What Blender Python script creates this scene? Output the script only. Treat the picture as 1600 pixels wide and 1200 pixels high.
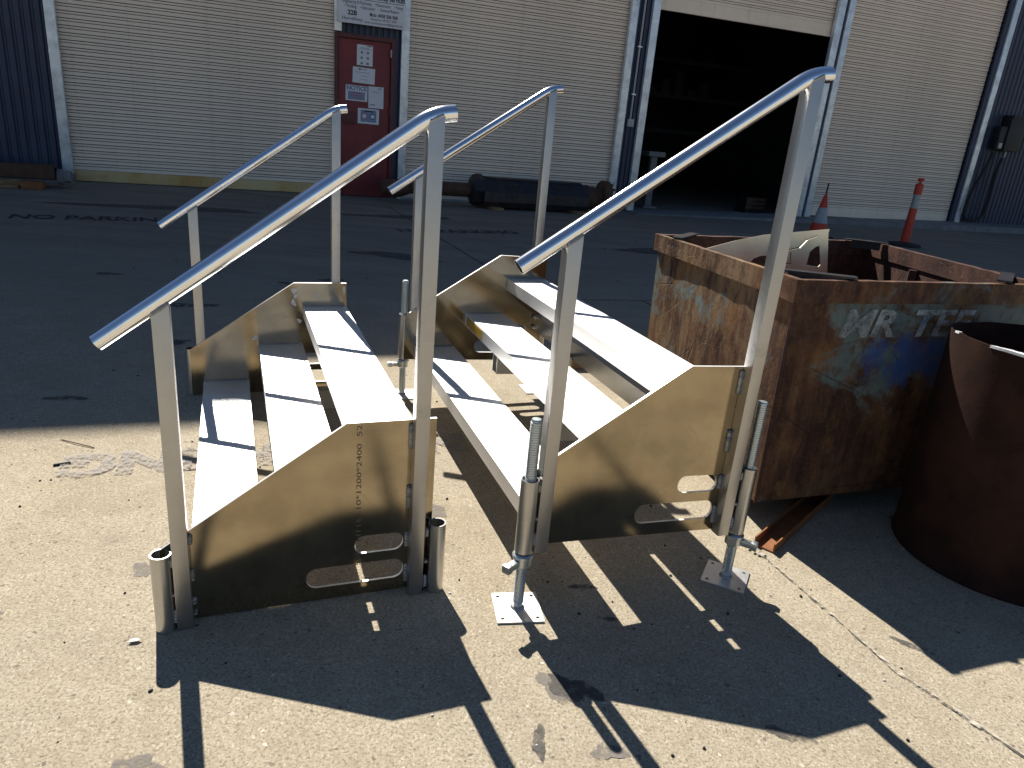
import bpy, bmesh, math, random
from mathutils import Vector, Matrix, noise as mnoise

random.seed(7)
S = bpy.context.scene
for o in list(bpy.data.objects): bpy.data.objects.remove(o)
COL = S.collection
rad = math.radians

# ------------------------------------------------------------------ camera
CAM_H, F_PX, PITCH, ROLL = 1.6, 1115.7, 19.4855, 5.1484
p, r = rad(PITCH), rad(ROLL)
fwd = Vector((0, math.cos(p), -math.sin(p)))
up0 = Vector((0, math.sin(p), math.cos(p)))
rt0 = Vector((1, 0, 0))
rt = math.cos(r) * rt0 + math.sin(r) * up0
up = -math.sin(r) * rt0 + math.cos(r) * up0
cd = bpy.data.cameras.new('camera')
cam = bpy.data.objects.new('camera', cd)
COL.objects.link(cam)
cam.matrix_world = Matrix(((rt.x, up.x, -fwd.x, 0), (rt.y, up.y, -fwd.y, 0), (rt.z, up.z, -fwd.z, CAM_H), (0, 0, 0, 1)))
cd.sensor_width = 36.0
cd.sensor_fit = 'HORIZONTAL'
cd.lens = F_PX / 1600 * 36
cd.clip_start = 0.05
cd.clip_end = 2000
S.camera = cam

# ------------------------------------------------------------------ sky, sun, exposure
SUN_EL, SUN_AZ = 48.1, -26.6
w = bpy.data.worlds.new('World')
S.world = w
w.use_nodes = True
nt = w.node_tree
nt.nodes.clear()
sky = nt.nodes.new('ShaderNodeTexSky')
sky.sky_type = 'NISHITA'
sky.sun_disc = False
sky.sun_elevation = rad(SUN_EL)
sky.sun_rotation = rad(SUN_AZ)
sky.altitude = 1200
sky.air_density = 1.0
sky.dust_density = 0.0
sky.ozone_density = 3.0
bg = nt.nodes.new('ShaderNodeBackground')
bg.inputs['Strength'].default_value = 0.05
ow = nt.nodes.new('ShaderNodeOutputWorld')
nt.links.new(sky.outputs[0], bg.inputs[0])
nt.links.new(bg.outputs[0], ow.inputs[0])
sd = bpy.data.lights.new('sun', 'SUN')
sd.energy = 5.0
sd.angle = rad(0.53)
sd.color = (1.0, 0.94, 0.84)
so = bpy.data.objects.new('sun', sd)
COL.objects.link(so)
sv = Vector((math.sin(rad(SUN_AZ)) * math.cos(rad(SUN_EL)), math.cos(rad(SUN_AZ)) * math.cos(rad(SUN_EL)), math.sin(rad(SUN_EL))))
so.rotation_euler = sv.to_track_quat('Z', 'Y').to_euler()
so.location = sv * 40
S.view_settings.view_transform = 'Standard'
S.view_settings.look = 'None'
S.view_settings.exposure = 0.72
S.view_settings.gamma = 1.0
S.view_settings.use_curve_mapping = False
S.render.engine = 'CYCLES'

# ------------------------------------------------------------------ materials
class NT:
    """tiny node-graph helper"""
    def __init__(s, name):
        s.m = bpy.data.materials.new(name)
        s.m.use_nodes = True
        s.t = s.m.node_tree
        s.b = s.t.nodes['Principled BSDF']
        s.tc = s.t.nodes.new('ShaderNodeTexCoord')
    def n(s, typ, **k):
        x = s.t.nodes.new(typ)
        for a, b in k.items(): setattr(x, a, b)
        return x
    def l(s, a, b): s.t.links.new(a, b)
    def mapping(s, scale=(1, 1, 1), loc=(0, 0, 0), rot=(0, 0, 0), coord='Object'):
        m = s.n('ShaderNodeMapping')
        m.inputs['Scale'].default_value = scale
        m.inputs['Location'].default_value = loc
        m.inputs['Rotation'].default_value = rot
        s.l(s.tc.outputs[coord], m.inputs[0])
        return m.outputs[0]
    def noise(s, scale, detail=4, rough=0.55, vec=None, dist=0.0):
        x = s.n('ShaderNodeTexNoise')
        x.inputs['Scale'].default_value = scale
        x.inputs['Detail'].default_value = detail
        x.inputs['Roughness'].default_value = rough
        x.inputs['Distortion'].default_value = dist
        s.l(vec if vec is not None else s.tc.outputs['Object'], x.inputs['Vector'])
        return x.outputs['Fac']
    def voro(s, scale, vec=None, feature='F1', out='Distance', randomness=1.0):
        x = s.n('ShaderNodeTexVoronoi', feature=feature)
        x.inputs['Scale'].default_value = scale
        x.inputs['Randomness'].default_value = randomness
        s.l(vec if vec is not None else s.tc.outputs['Object'], x.inputs['Vector'])
        return x.outputs[out]
    def ramp(s, fac, stops, interp='LINEAR'):
        x = s.n('ShaderNodeValToRGB')
        x.color_ramp.interpolation = interp
        e = x.color_ramp.elements
        while len(e) < len(stops): e.new(0.5)
        for el, (ps, c) in zip(e, stops):
            el.position = ps
            el.color = (c, c, c, 1) if isinstance(c, (int, float)) else (*c, 1)
        s.l(fac, x.inputs[0])
        return x.outputs[0]
    def mix(s, fac, a, b, blend='MIX'):
        x = s.n('ShaderNodeMix', data_type='RGBA', blend_type=blend)
        for sock, v in ((x.inputs[0], fac), (x.inputs[6], a), (x.inputs[7], b)):
            if isinstance(v, (int, float)): sock.default_value = v
            elif isinstance(v, tuple): sock.default_value = (*v, 1)
            else: s.l(v, sock)
        return x.outputs[2]
    def math(s, op, a, b=None, c=None):
        x = s.n('ShaderNodeMath', operation=op)
        for i, v in enumerate((a, b, c)):
            if v is None: continue
            if isinstance(v, (int, float)): x.inputs[i].default_value = v
            else: s.l(v, x.inputs[i])
        return x.outputs[0]
    def sep(s, coord='Object'):
        x = s.n('ShaderNodeSeparateXYZ')
        s.l(s.tc.outputs[coord], x.inputs[0])
        return x.outputs
    def bump(s, h, strength=0.3, dist=0.01):
        x = s.n('ShaderNodeBump')
        x.inputs['Strength'].default_value = strength
        x.inputs['Distance'].default_value = dist
        s.l(h, x.inputs['Height'])
        s.l(x.outputs[0], s.b.inputs['Normal'])
    def set(s, **k):
        for a, v in k.items():
            sock = s.b.inputs[{'color': 'Base Color', 'rough': 'Roughness', 'metal': 'Metallic', 'spec': 'Specular IOR Level'}[a]]
            if isinstance(v, (int, float)): sock.default_value = v
            elif isinstance(v, tuple): sock.default_value = (*v, 1)
            else: s.l(v, sock)

def mat_concrete():
    g = NT('yard_concrete')
    big = g.noise(0.55, 5, 0.6)
    mid = g.noise(3.2, 5, 0.62)
    fine = g.noise(105, 4, 0.75)
    col = g.mix(g.ramp(mid, ((0.3, 0.0), (0.7, 1.0))), (0.365, 0.31, 0.222), (0.46, 0.40, 0.295))
    col = g.mix(g.ramp(big, ((0.38, 0.0), (0.62, 0.6))), col, (0.36, 0.325, 0.265))
    col = g.mix(g.ramp(g.noise(1.1, 6, 0.68, g.mapping((1, 1, 1), (5.2, 2.4, 0)), 0.4), ((0.50, 0.0), (0.68, 0.45))), col, (0.28, 0.22, 0.145))
    # sand and aggregate grain at several sizes
    wob = g.n('ShaderNodeVectorMath', operation='ADD')
    wn = g.n('ShaderNodeTexNoise'); wn.inputs['Scale'].default_value = 55; wn.inputs['Detail'].default_value = 2
    g.l(g.tc.outputs['Object'], wn.inputs['Vector'])
    ws = g.n('ShaderNodeVectorMath', operation='SCALE'); ws.inputs['Scale'].default_value = 0.022
    g.l(wn.outputs['Color'], ws.inputs[0]); g.l(g.tc.outputs['Object'], wob.inputs[0]); g.l(ws.outputs[0], wob.inputs[1])
    wv = wob.outputs[0]
    cell = g.n('ShaderNodeSeparateColor'); g.l(g.voro(210, wv, out='Color'), cell.inputs[0])
    col = g.mix(g.math('MULTIPLY', g.ramp(cell.outputs[0], ((0.0, 1.0), (0.40, 0.0))), 0.50), col, (0.18, 0.145, 0.095))
    col = g.mix(g.math('MULTIPLY', g.ramp(cell.outputs[1], ((0.75, 0.0), (1.0, 1.0))), 0.45), col, (0.68, 0.62, 0.52))
    col = g.mix(g.ramp(fine, ((0.38, 0.8), (0.50, 0.0))), col, (0.165, 0.135, 0.09))
    col = g.mix(g.ramp(g.noise(18, 4, 0.65), ((0.36, 0.30), (0.52, 0.0))), col, (0.24, 0.20, 0.145))
    peb = g.voro(48, wv)
    sepc = g.n('ShaderNodeSeparateColor'); g.l(g.voro(48, wv, out='Color'), sepc.inputs[0])
    size = g.math('MULTIPLY_ADD', sepc.outputs[2], 0.30, 0.10)
    inside = g.math('LESS_THAN', peb, size)
    chip = g.math('MULTIPLY', inside, g.ramp(sepc.outputs[0], ((0.945, 0.0), (1.0, 0.9))))
    patchy = g.ramp(g.noise(1.6, 3), ((0.40, 0.15), (0.62, 1.0)))
    col = g.mix(g.math('MULTIPLY', chip, patchy), col, (0.74, 0.70, 0.62))
    dark = g.math('MULTIPLY', inside, g.ramp(sepc.outputs[1], ((0.88, 0.0), (0.94, 0.7))))
    col = g.mix(dark, col, (0.11, 0.095, 0.08))
    # sparse black pits and gum spots
    v2 = g.voro(7.5)
    c2 = g.voro(7.5, out='Color')
    s2 = g.n('ShaderNodeSeparateColor'); g.l(c2, s2.inputs[0])
    spot = g.math('MULTIPLY', g.ramp(v2, ((0.035, 1.0), (0.07, 0.0))), g.ramp(s2.outputs[0], ((0.78, 0.0), (0.80, 1.0))))
    col = g.mix(g.math('MULTIPLY', spot, 0.85), col, (0.05, 0.045, 0.045))
    # oil marks
    oil = g.ramp(g.noise(1.35, 4, 0.6, g.mapping((1, 2.2, 1), (3.3, 1.7, 0), (0, 0, 0.36)), 0.6), ((0.66, 0.0), (0.74, 0.45)))
    col = g.mix(oil, col, (0.17, 0.15, 0.13))
    # building shade painted into the slab: streaky dark tone towards the roller doors
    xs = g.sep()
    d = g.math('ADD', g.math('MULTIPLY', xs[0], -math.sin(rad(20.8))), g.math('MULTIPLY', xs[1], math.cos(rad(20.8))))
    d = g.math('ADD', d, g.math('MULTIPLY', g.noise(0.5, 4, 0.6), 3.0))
    shade_mix = g.ramp(g.math('DIVIDE', d, 20.0), ((0.27, 0.0), (0.52, 0.50), (0.85, 0.70)))
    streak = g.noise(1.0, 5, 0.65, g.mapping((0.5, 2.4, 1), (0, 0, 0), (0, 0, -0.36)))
    shade_col = g.mix(g.ramp(streak, ((0.35, 0.0), (0.65, 1.0))), (0.092, 0.086, 0.083), (0.205, 0.19, 0.175))
    col = g.mix(shade_mix, col, shade_col)
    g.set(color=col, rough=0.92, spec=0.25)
    h = g.math('ADD', g.math('MULTIPLY', fine, 0.6), g.math('MULTIPLY', g.noise(220, 2, 0.6), 0.4))
    h = g.math('ADD', h, g.math('MULTIPLY', mid, 0.5))
    g.bump(h, 0.38, 0.005)
    return g.m

def mat_alu(name, base, r0, r1, stretch=(1, 1, 60), scale=5, bump=0.02, smudge=0.25, wav=0.0):
    g = NT(name)
    br = g.noise(scale * 8, 3, 0.7, g.mapping(stretch))
    sm = g.noise(4.5, 4, 0.6)
    f = g.math('ADD', g.math('MULTIPLY', br, 0.5), g.math('MULTIPLY', sm, 0.5))
    g.set(metal=1.0, rough=g.math('MULTIPLY_ADD', f, (r1 - r0) * 2, r0 - (r1 - r0) * 0.5))
    dk = tuple(c * (1 - smudge) for c in base)
    c = g.mix(g.ramp(sm, ((0.36, 1.0), (0.6, 0.0))), base, dk)
    c = g.mix(g.ramp(g.noise(7.5, 5, 0.66, None, 1.2), ((0.60, 0.0), (0.74, 0.40))), c, tuple(x * 0.5 for x in base))
    scr = g.ramp(g.noise(9, 2, 0.5, g.mapping((1.0, 1.0, 22.0), (0, 0, 0), (0.3, 0.5, 0.9))), ((0.70, 0.0), (0.74, 0.35)))
    c = g.mix(scr, c, tuple(min(1.0, x * 1.35) for x in base))
    g.set(color=c)
    h = g.math('MULTIPLY', br, 1.0)
    if wav: h = g.math('ADD', h, g.math('MULTIPLY', g.noise(2.0, 1, 0.4), wav))
    g.bump(h, bump, 0.004)
    return g.m

def mat_plain(name, col, rough=0.6, metal=0.0, var=0.25, scale=12, bump=0.1, col2=None, thresh=(0.5, 0.7)):
    g = NT(name)
    n = g.noise(scale, 5, 0.6)
    c = g.mix(g.ramp(n, ((0.3, 0.0), (0.7, 1.0))), tuple(x * (1 - var) for x in col), tuple(min(1, x * (1 + var * 0.6)) for x in col))
    if col2: c = g.mix(g.ramp(g.noise(scale * 0.5, 6, 0.65), ((thresh[0], 0.0), (thresh[1], 1.0))), c, col2)
    g.set(color=c, rough=rough, metal=metal)
    g.bump(g.noise(scale * 6, 3, 0.6), bump, 0.004)
    return g.m

def mat_bin(painted, thr=0.59, lift=0.19):
    g = NT('rusty_painted_steel' if painted else 'rusty_steel')
    v = g.mapping((1.5, 1.5, 1.0))
    n1 = g.noise(3.4, 9, 0.70, v)
    n2 = g.noise(17, 6, 0.68, v)
    drip = g.noise(3.0, 6, 0.66, g.mapping((5.5, 5.5, 0.55)))
    f = g.math('ADD', g.math('MULTIPLY', n1, 0.62), g.math('MULTIPLY', drip, 0.38))
    if painted:
        col = g.ramp(f, ((0.34, (0.016, 0.010, 0.008)), (0.44, (0.050, 0.023, 0.015)), (0.52, (0.10, 0.046, 0.026)), (0.60, (0.165, 0.085, 0.040)), (0.70, (0.25, 0.16, 0.085))))
        yy = g.sep()[1]                      # patches of lighter ochre and buff away from the near side
        ob = g.math('MULTIPLY', g.ramp(yy, ((0.10, 0.0), (0.40, 1.0))), g.ramp(g.noise(4.2, 7, 0.7, g.mapping((1, 2.6, 0.7), (7, 1, 3))), ((0.44, 0.0), (0.58, 0.60))))
        col = g.mix(ob, col, g.ramp(n2, ((0.3, (0.20, 0.115, 0.05)), (0.7, (0.36, 0.27, 0.16)))))
    else:
        col = g.ramp(f, ((0.34, (0.020, 0.011, 0.010)), (0.48, (0.060, 0.028, 0.022)), (0.60, (0.105, 0.050, 0.037)), (0.72, (0.15, 0.082, 0.060))))
    col = g.mix(g.ramp(n2, ((0.52, 0.0), (0.64, 0.65))), col, (0.045, 0.021, 0.015))
    col = g.mix(g.ramp(g.noise(48, 4, 0.7), ((0.56, 0.0), (0.70, 0.5))), col, (0.20, 0.105, 0.05))
    if painted:
        oc = g.ramp(g.noise(3.6, 7, 0.72, g.mapping((1.0, 1.0, 0.8), (1.5, 0.2, 4.1))), ((0.52, 0.0), (0.63, 0.55)))
        col = g.mix(oc, col, g.ramp(n2, ((0.3, (0.15, 0.062, 0.022)), (0.7, (0.30, 0.165, 0.06)))))
        # surviving old paint: pale green-blue flakes, a bluer patch lower down
        x = g.sep()
        m = g.noise(3.1, 6, 0.66, g.mapping((1.2, 1.2, 1.6), (2.1, 0.4, 3.0)), 0.5)
        top = g.math('MULTIPLY', g.ramp(x[2], ((0.50, 0.0), (0.86, 1.0), (1.0, 1.0))), g.ramp(x[0], ((0.10, 0.25), (0.35, 1.0))))
        mm = g.ramp(g.math('ADD', m, g.math('MULTIPLY', top, lift)), ((thr, 0.0), (thr + 0.10, 1.0)))
        pc = g.mix(g.ramp(g.noise(6, 4, 0.6), ((0.3, 0.0), (0.7, 1.0))), (0.09, 0.165, 0.19), (0.17, 0.235, 0.22))
        pc = g.mix(g.ramp(n2, ((0.50, 0.0), (0.62, 0.7))), pc, (0.11, 0.07, 0.04))
        col = g.mix(g.math('MULTIPLY', mm, 0.75), col, pc)
        # blue sprayed-over patch
        dx = g.math('MULTIPLY', g.math('SUBTRACT', x[0], 0.76), 2.4)
        dz = g.math('MULTIPLY', g.math('SUBTRACT', x[2], 0.775), 7.0)
        rr = g.math('ADD', g.math('MULTIPLY', dx, dx), g.math('MULTIPLY', dz, dz))
        rr = g.math('ADD', rr, g.math('MULTIPLY', g.math('SUBTRACT', g.noise(7, 5, 0.65), 0.5), 3.0))
        col = g.mix(g.ramp(rr, ((0.15, 0.9), (0.75, 0.0))), col, (0.03, 0.085, 0.28))
    # dark scratches / seams of flaking
    wv = g.voro(2.3, g.mapping((1.2, 1.2, 1.9), (0.3, 0.9, 0.2), (0, 0.6, 0.2)), 'DISTANCE_TO_EDGE')
    sc = g.math('MULTIPLY', g.ramp(g.math('ADD', wv, g.math('MULTIPLY', n2, 0.06)), ((0.030, 1.0), (0.042, 0.0))), g.ramp(g.noise(1.7, 2), ((0.46, 0.0), (0.56, 1.0))))
    col = g.mix(g.math('MULTIPLY', sc, 0.75), col, (0.02, 0.012, 0.01))
    g.set(color=col, rough=g.math('MULTIPLY_ADD', n2, 0.4, 0.5), spec=0.3)
    h = g.math('ADD', n1, g.math('MULTIPLY', g.noise(40, 4, 0.7), 0.35))
    h = g.math('SUBTRACT', h, g.math('MULTIPLY', sc, 0.5))
    g.bump(h, 0.55, 0.012)
    return g.m

def mat_slat(name, col):
    g = NT(name)
    n = g.noise(0.9, 5, 0.6)
    v = g.noise(2.0, 5, 0.6, g.mapping((0.25, 1, 3.0)))
    c = g.mix(g.ramp(n, ((0.3, 0.0), (0.7, 1.0))), tuple(x * 0.90 for x in col), col)
    c = g.mix(g.ramp(v, ((0.55, 0.0), (0.8, 0.35))), c, tuple(x * 0.6 for x in col))
    c = g.mix(g.ramp(g.noise(2.5, 6, 0.7, g.mapping((3, 1, 0.35))), ((0.56, 0.0), (0.76, 0.45))), c, (0.30, 0.21, 0.15))
    g.set(color=c, rough=0.55, spec=0.35)
    return g.m

def mat_wood():
    g = NT('old_timber')
    v = g.mapping((1.5, 14, 14))
    n = g.noise(4, 5, 0.6, v)
    g.set(color=g.ramp(n, ((0.3, (0.13, 0.08, 0.04)), (0.7, (0.36, 0.24, 0.12)))), rough=0.8)
    g.bump(n, 0.3, 0.004)
    return g.m

M = {}
M['concrete'] = mat_concrete()
M['plate'] = mat_alu('mill_aluminium_plate', (0.40, 0.335, 0.235), 0.085, 0.15, (1, 1, 40), 4, 0.02, 0.25, 0.3)
M['tread'] = mat_alu('extruded_aluminium_tread', (0.92, 0.92, 0.92), 0.46, 0.58, (60, 1, 60), 5, 0.02, 0.04)
M['post'] = mat_alu('aluminium_box_section', (0.48, 0.475, 0.47), 0.30, 0.45, (60, 60, 1), 4, 0.02, 0.12)
M['rail'] = mat_alu('polished_aluminium_tube', (0.90, 0.92, 0.96), 0.12, 0.19, (1, 60, 60), 5, 0.012, 0.08)
M['tube'] = mat_alu('satin_aluminium_tube', (0.56, 0.56, 0.55), 0.28, 0.40, (60, 60, 1), 5, 0.02, 0.15)
M['weld'] = mat_alu('weld_bead', (0.42, 0.42, 0.42), 0.45, 0.65, (1, 1, 1), 8, 0.2, 0.4)
M['zinc'] = mat_alu('zinc_plated_steel', (0.60, 0.66, 0.68), 0.30, 0.45, (1, 1, 1), 6, 0.04, 0.12)
M['jackplate'] = mat_alu('zinc_plated_plate', (0.74, 0.76, 0.77), 0.38, 0.5, (1, 1, 1), 6, 0.05, 0.10)
M['galv'] = mat_plain('galvanised_steel', (0.78, 0.83, 0.90), 0.42, 0.45, 0.3, 5, 0.04, (0.36, 0.39, 0.44), (0.58, 0.8))
M['navy'] = mat_plain('navy_sheet_steel', (0.028, 0.042, 0.085), 0.5, 0.0, 0.25, 2, 0.02)
M['slat'] = mat_slat('cream_roller_slat', (0.95, 0.80, 0.65))
M['slat_yellow'] = mat_plain('stained_cream_rail', (0.76, 0.60, 0.30), 0.6, 0, 0.2, 1.5, 0.02, (0.50, 0.25, 0.05), (0.42, 0.66))
M['red'] = mat_plain('dark_red_paint', (0.21, 0.032, 0.034), 0.55, 0, 0.2, 3, 0.03)
M['redframe'] = mat_plain('dark_red_frame_paint', (0.11, 0.026, 0.028), 0.55, 0, 0.2, 3, 0.03)
M['paper'] = mat_plain('white_paper', (0.72, 0.74, 0.78), 0.7, 0, 0.06, 6, 0.01)
M['signface'] = mat_plain('white_sign_face', (0.68, 0.71, 0.78), 0.4, 0, 0.05, 2, 0.01)
M['ink'] = mat_plain('black_ink', (0.02, 0.022, 0.03), 0.6, 0, 0.1)
M['inkgrey'] = mat_plain('grey_ink', (0.23, 0.24, 0.28), 0.6, 0, 0.1)
M['inkblue'] = mat_plain('blue_ink', (0.22, 0.28, 0.42), 0.6, 0, 0.1)
M['inkred'] = mat_plain('faded_red_ink', (0.42, 0.14, 0.16), 0.6, 0, 0.1)
M['bin'] = mat_bin(True)
M['rust'] = mat_bin(False)
M['rim'] = mat_bin(True, 0.66, 0.10)
M['drum'] = mat_plain('brown_rusted_drum', (0.034, 0.0155, 0.011), 0.85, 0.0, 0.5, 5, 0.25, (0.045, 0.018, 0.009), (0.50, 0.80))
M['drum'].node_tree.nodes['Principled BSDF'].inputs['Specular IOR Level'].default_value = 0.15
M['glintlip'] = mat_plain('lip_painted_glint', (0.82, 0.83, 0.84), 0.4, 0.0, 0.08, 6, 0.02)  # white colour stands in for the sun glint on the lip
M['channel'] = mat_plain('orange_rust_steel', (0.25, 0.095, 0.03), 0.75, 0.0, 0.4, 14, 0.25)
M['wood'] = mat_wood()
M['dark'] = mat_plain('dark_steel_and_shade', (0.02, 0.02, 0.022), 0.7, 0.0, 0.3)  # also the painted shade in slat gaps and bracket mouths
M['blacksteel'] = mat_plain('oily_black_steel', (0.028, 0.026, 0.03), 0.42, 0.3, 0.4, 6, 0.1, (0.075, 0.038, 0.026), (0.52, 0.75))
M['brownsteel'] = mat_plain('brown_rust_casting', (0.09, 0.045, 0.025), 0.7, 0.1, 0.4, 7, 0.2)
M['orange'] = mat_plain('orange_plastic', (0.55, 0.045, 0.02), 0.5, 0, 0.18, 9, 0.03)
M['reflect'] = mat_plain('grey_reflective_band', (0.34, 0.37, 0.40), 0.4, 0.1, 0.3, 14, 0.03)
M['rubber'] = mat_plain('black_rubber', (0.022, 0.022, 0.025), 0.8, 0, 0.3, 9, 0.1)
M['blackbox'] = mat_plain('black_enclosure', (0.010, 0.011, 0.014), 0.55, 0, 0.2, 6, 0.02)
M['greyplastic'] = mat_plain('pale_grey_plastic', (0.45, 0.46, 0.47), 0.5, 0, 0.1)
M['yellow'] = mat_plain('amber_sticker', (0.42, 0.24, 0.015), 0.5, 0, 0.15, 20, 0.02)
M['stamp'] = mat_plain('plate_stamp_ink', (0.12, 0.095, 0.065), 0.6, 0, 0.3, 60)
M['sheet'] = mat_alu('cut_sheet_offcut', (0.92, 0.84, 0.67), 0.26, 0.40, (1, 1, 30), 4, 0.02, 0.15)
M['mark'] = mat_plain('brushed_weld_mark', (0.62, 0.61, 0.58), 0.7, 0.0, 0.2, 60, 0.1)
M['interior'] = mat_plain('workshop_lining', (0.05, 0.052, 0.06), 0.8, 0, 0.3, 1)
M['apron'] = mat_plain('pale_kerb_concrete', (0.20, 0.20, 0.20), 0.9, 0, 0.3, 4, 0.2)

def worn(name, col, lo, hi, scale):
    """paint worn through to what is under it, by a transparent mix"""
    g = NT(name)
    g.set(color=col, rough=0.85)
    out = g.t.nodes['Material Output']
    tr = g.n('ShaderNodeBsdfTransparent')
    mx = g.n('ShaderNodeMixShader')
    f = g.ramp(g.noise(scale, 5, 0.7), ((lo, 0.0), (hi, 1.0)))
    g.l(f, mx.inputs[0]); g.l(tr.outputs[0], mx.inputs[1]); g.l(g.b.outputs[0], mx.inputs[2])
    g.l(mx.outputs[0], out.inputs[0])
    return g.m
M['worn_grey'] = worn('worn_grey_road_paint', (0.33, 0.305, 0.285), 0.38, 0.66, 48)
M['worn_dark'] = worn('worn_dark_road_paint', (0.030, 0.031, 0.036), 0.30, 0.55, 9)
M['worn_white'] = worn('worn_white_lettering', (0.40, 0.44, 0.45), 0.33, 0.66, 12)
M['stain'] = worn('oil_stain', (0.085, 0.08, 0.075), 0.36, 0.60, 18)
M['stainlight'] = worn('old_oil_stain', (0.20, 0.18, 0.16), 0.32, 0.60, 22)
M['joint'] = worn('joint_filler', (0.085, 0.08, 0.07), 0.40, 0.58, 20)
M['jointlight'] = worn('pale_joint_grit', (0.52, 0.48, 0.41), 0.48, 0.62, 40)

# ------------------------------------------------------------------ mesh helpers
class MB:
    def __init__(s): s.bm = bmesh.new()
    def box(s, a, b, bev=0.0, mtx=None):
        x0, y0, z0 = a; x1, y1, z1 = b
        vs = [s.bm.verts.new(v) for v in ((x0, y0, z0), (x1, y0, z0), (x1, y1, z0), (x0, y1, z0), (x0, y0, z1), (x1, y0, z1), (x1, y1, z1), (x0, y1, z1))]
        fs = [s.bm.faces.new([vs[i] for i in f]) for f in ((3, 2, 1, 0), (4, 5, 6, 7), (0, 1, 5, 4), (1, 2, 6, 5), (2, 3, 7, 6), (3, 0, 4, 7))]
        if bev:
            es = list({e for f in fs for e in f.edges})
            bmesh.ops.bevel(s.bm, geom=es, offset=bev, segments=2, affect='EDGES', profile=0.6)
        if mtx is not None:
            s.bm.verts.ensure_lookup_table()
            for v in s.bm.verts:
                if not v.tag: v.co = mtx @ v.co
        for v in s.bm.verts: v.tag = True
        return s
    def prism(s, pts, axis, a, b, holes=()):
        """polygon (2-D points) with holes, extruded along axis from a to b; axis 'y': pts are (x,z)"""
        def P(q, t):
            return {'x': (t, q[0], q[1]), 'y': (q[0], t, q[1]), 'z': (q[0], q[1], t)}[axis]
        es = []
        loops = [pts, *holes]
        for lp in loops:
            vs = [s.bm.verts.new(P(q, a)) for q in lp]
            for i in range(len(vs)): es.append(s.bm.edges.new((vs[i], vs[(i + 1) % len(vs)])))
        if holes:
            res = bmesh.ops.triangle_fill(s.bm, edges=es, use_beauty=True)
            fs = [f for f in res['geom'] if isinstance(f, bmesh.types.BMFace)]
        else:
            vv = [e.verts[0] for e in es]
            fs = [s.bm.faces.new([e.verts[0] for e in es])] if True else []
        ex = bmesh.ops.extrude_face_region(s.bm, geom=fs, use_keep_orig=True)
        d = Vector(P((0, 0), b)) - Vector(P((0, 0), a))
        for v in ex['geom']:
            if isinstance(v, bmesh.types.BMVert): v.co += d
        return s
    def tube(s, path, rr, n=16, caps=True, inner=None):
        pts = [Vector(q) for q in path]
        rings = []
        prev = None
        def ring(i, rad_):
            t = (pts[min(i + 1, len(pts) - 1)] - pts[max(i - 1, 0)]).normalized()
            ref = Vector((0, 0, 1)) if abs(t.z) < 0.9 else Vector((1, 0, 0))
            a = t.cross(ref).normalized(); b = a.cross(t).normalized()
            R = rad_(i) if callable(rad_) else rad_
            return [s.bm.verts.new(pts[i] + R * (math.cos(2 * math.pi * k / n) * a + math.sin(2 * math.pi * k / n) * b)) for k in range(n)]
        rings = [ring(i, rr) for i in range(len(pts))]
        for A, B in zip(rings, rings[1:]):
            for k in range(n): s.bm.faces.new((A[k], A[(k + 1) % n], B[(k + 1) % n], B[k]))
        if inner:
            ir = [ring(i, inner) for i in range(len(pts))]
            for A, B in zip(ir, ir[1:]):
                for k in range(n): s.bm.faces.new((B[k], B[(k + 1) % n], A[(k + 1) % n], A[k]))
            for A, B in ((rings[0], ir[0]), (ir[-1], rings[-1])):
                for k in range(n): s.bm.faces.new((B[k], B[(k + 1) % n], A[(k + 1) % n], A[k]))
        elif caps:
            s.bm.faces.new(rings[0][::-1]); s.bm.faces.new(rings[-1])
        return s
    def lathe(s, prof, n=32, c=(0, 0, 0), axis='z', cap=True):
        rings = []
        for (R, z) in prof:
            ring = []
            for k in range(n):
                a = 2 * math.pi * k / n
                q = (R * math.cos(a), R * math.sin(a), z)
                if axis == 'x': q = (z, q[0], q[1])
                if axis == 'y': q = (q[0], z, q[1])
                ring.append(s.bm.verts.new((c[0] + q[0], c[1] + q[1], c[2] + q[2])))
            rings.append(ring)
        for A, B in zip(rings, rings[1:]):
            for k in range(n): s.bm.faces.new((A[k], A[(k + 1) % n], B[(k + 1) % n], B[k]))
        if cap:
            s.bm.faces.new(rings[0][::-1]); s.bm.faces.new(rings[-1])
        return s
    def quad(s, *q):
        s.bm.faces.new([s.bm.verts.new(v) for v in q]); return s
    def bead(s, a, b, rr, n=9, seed=0):
        """lumpy weld run from a to b"""
        a, b = Vector(a), Vector(b)
        rnd = random.Random(seed)
        steps = max(4, int((b - a).length / 0.0055))
        path = [a.lerp(b, i / steps) for i in range(steps + 1)]
        rs = [rr * (0.35 if i in (0, steps) else (0.8 + 0.28 * (i % 2) + 0.3 * rnd.random())) for i in range(steps + 1)]
        return s.tube(path, lambda i: rs[i], 7)
    def mesh(s, name, m, smooth=35):
        bmesh.ops.recalc_face_normals(s.bm, faces=s.bm.faces)
        me = bpy.data.meshes.new(name)
        s.bm.to_mesh(me); s.bm.free()
        me.materials.append(m)
        if smooth:
            for q in me.polygons: q.use_smooth = True
            me.set_sharp_from_angle(angle=rad(smooth))
        return me
    def obj(s, name, m, parent=None, smooth=35, shear=0.0):
        if shear:
            for v in s.bm.verts: v.co.z += shear * v.co.x
        return link(name, s.mesh(name, m, smooth), parent)

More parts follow.
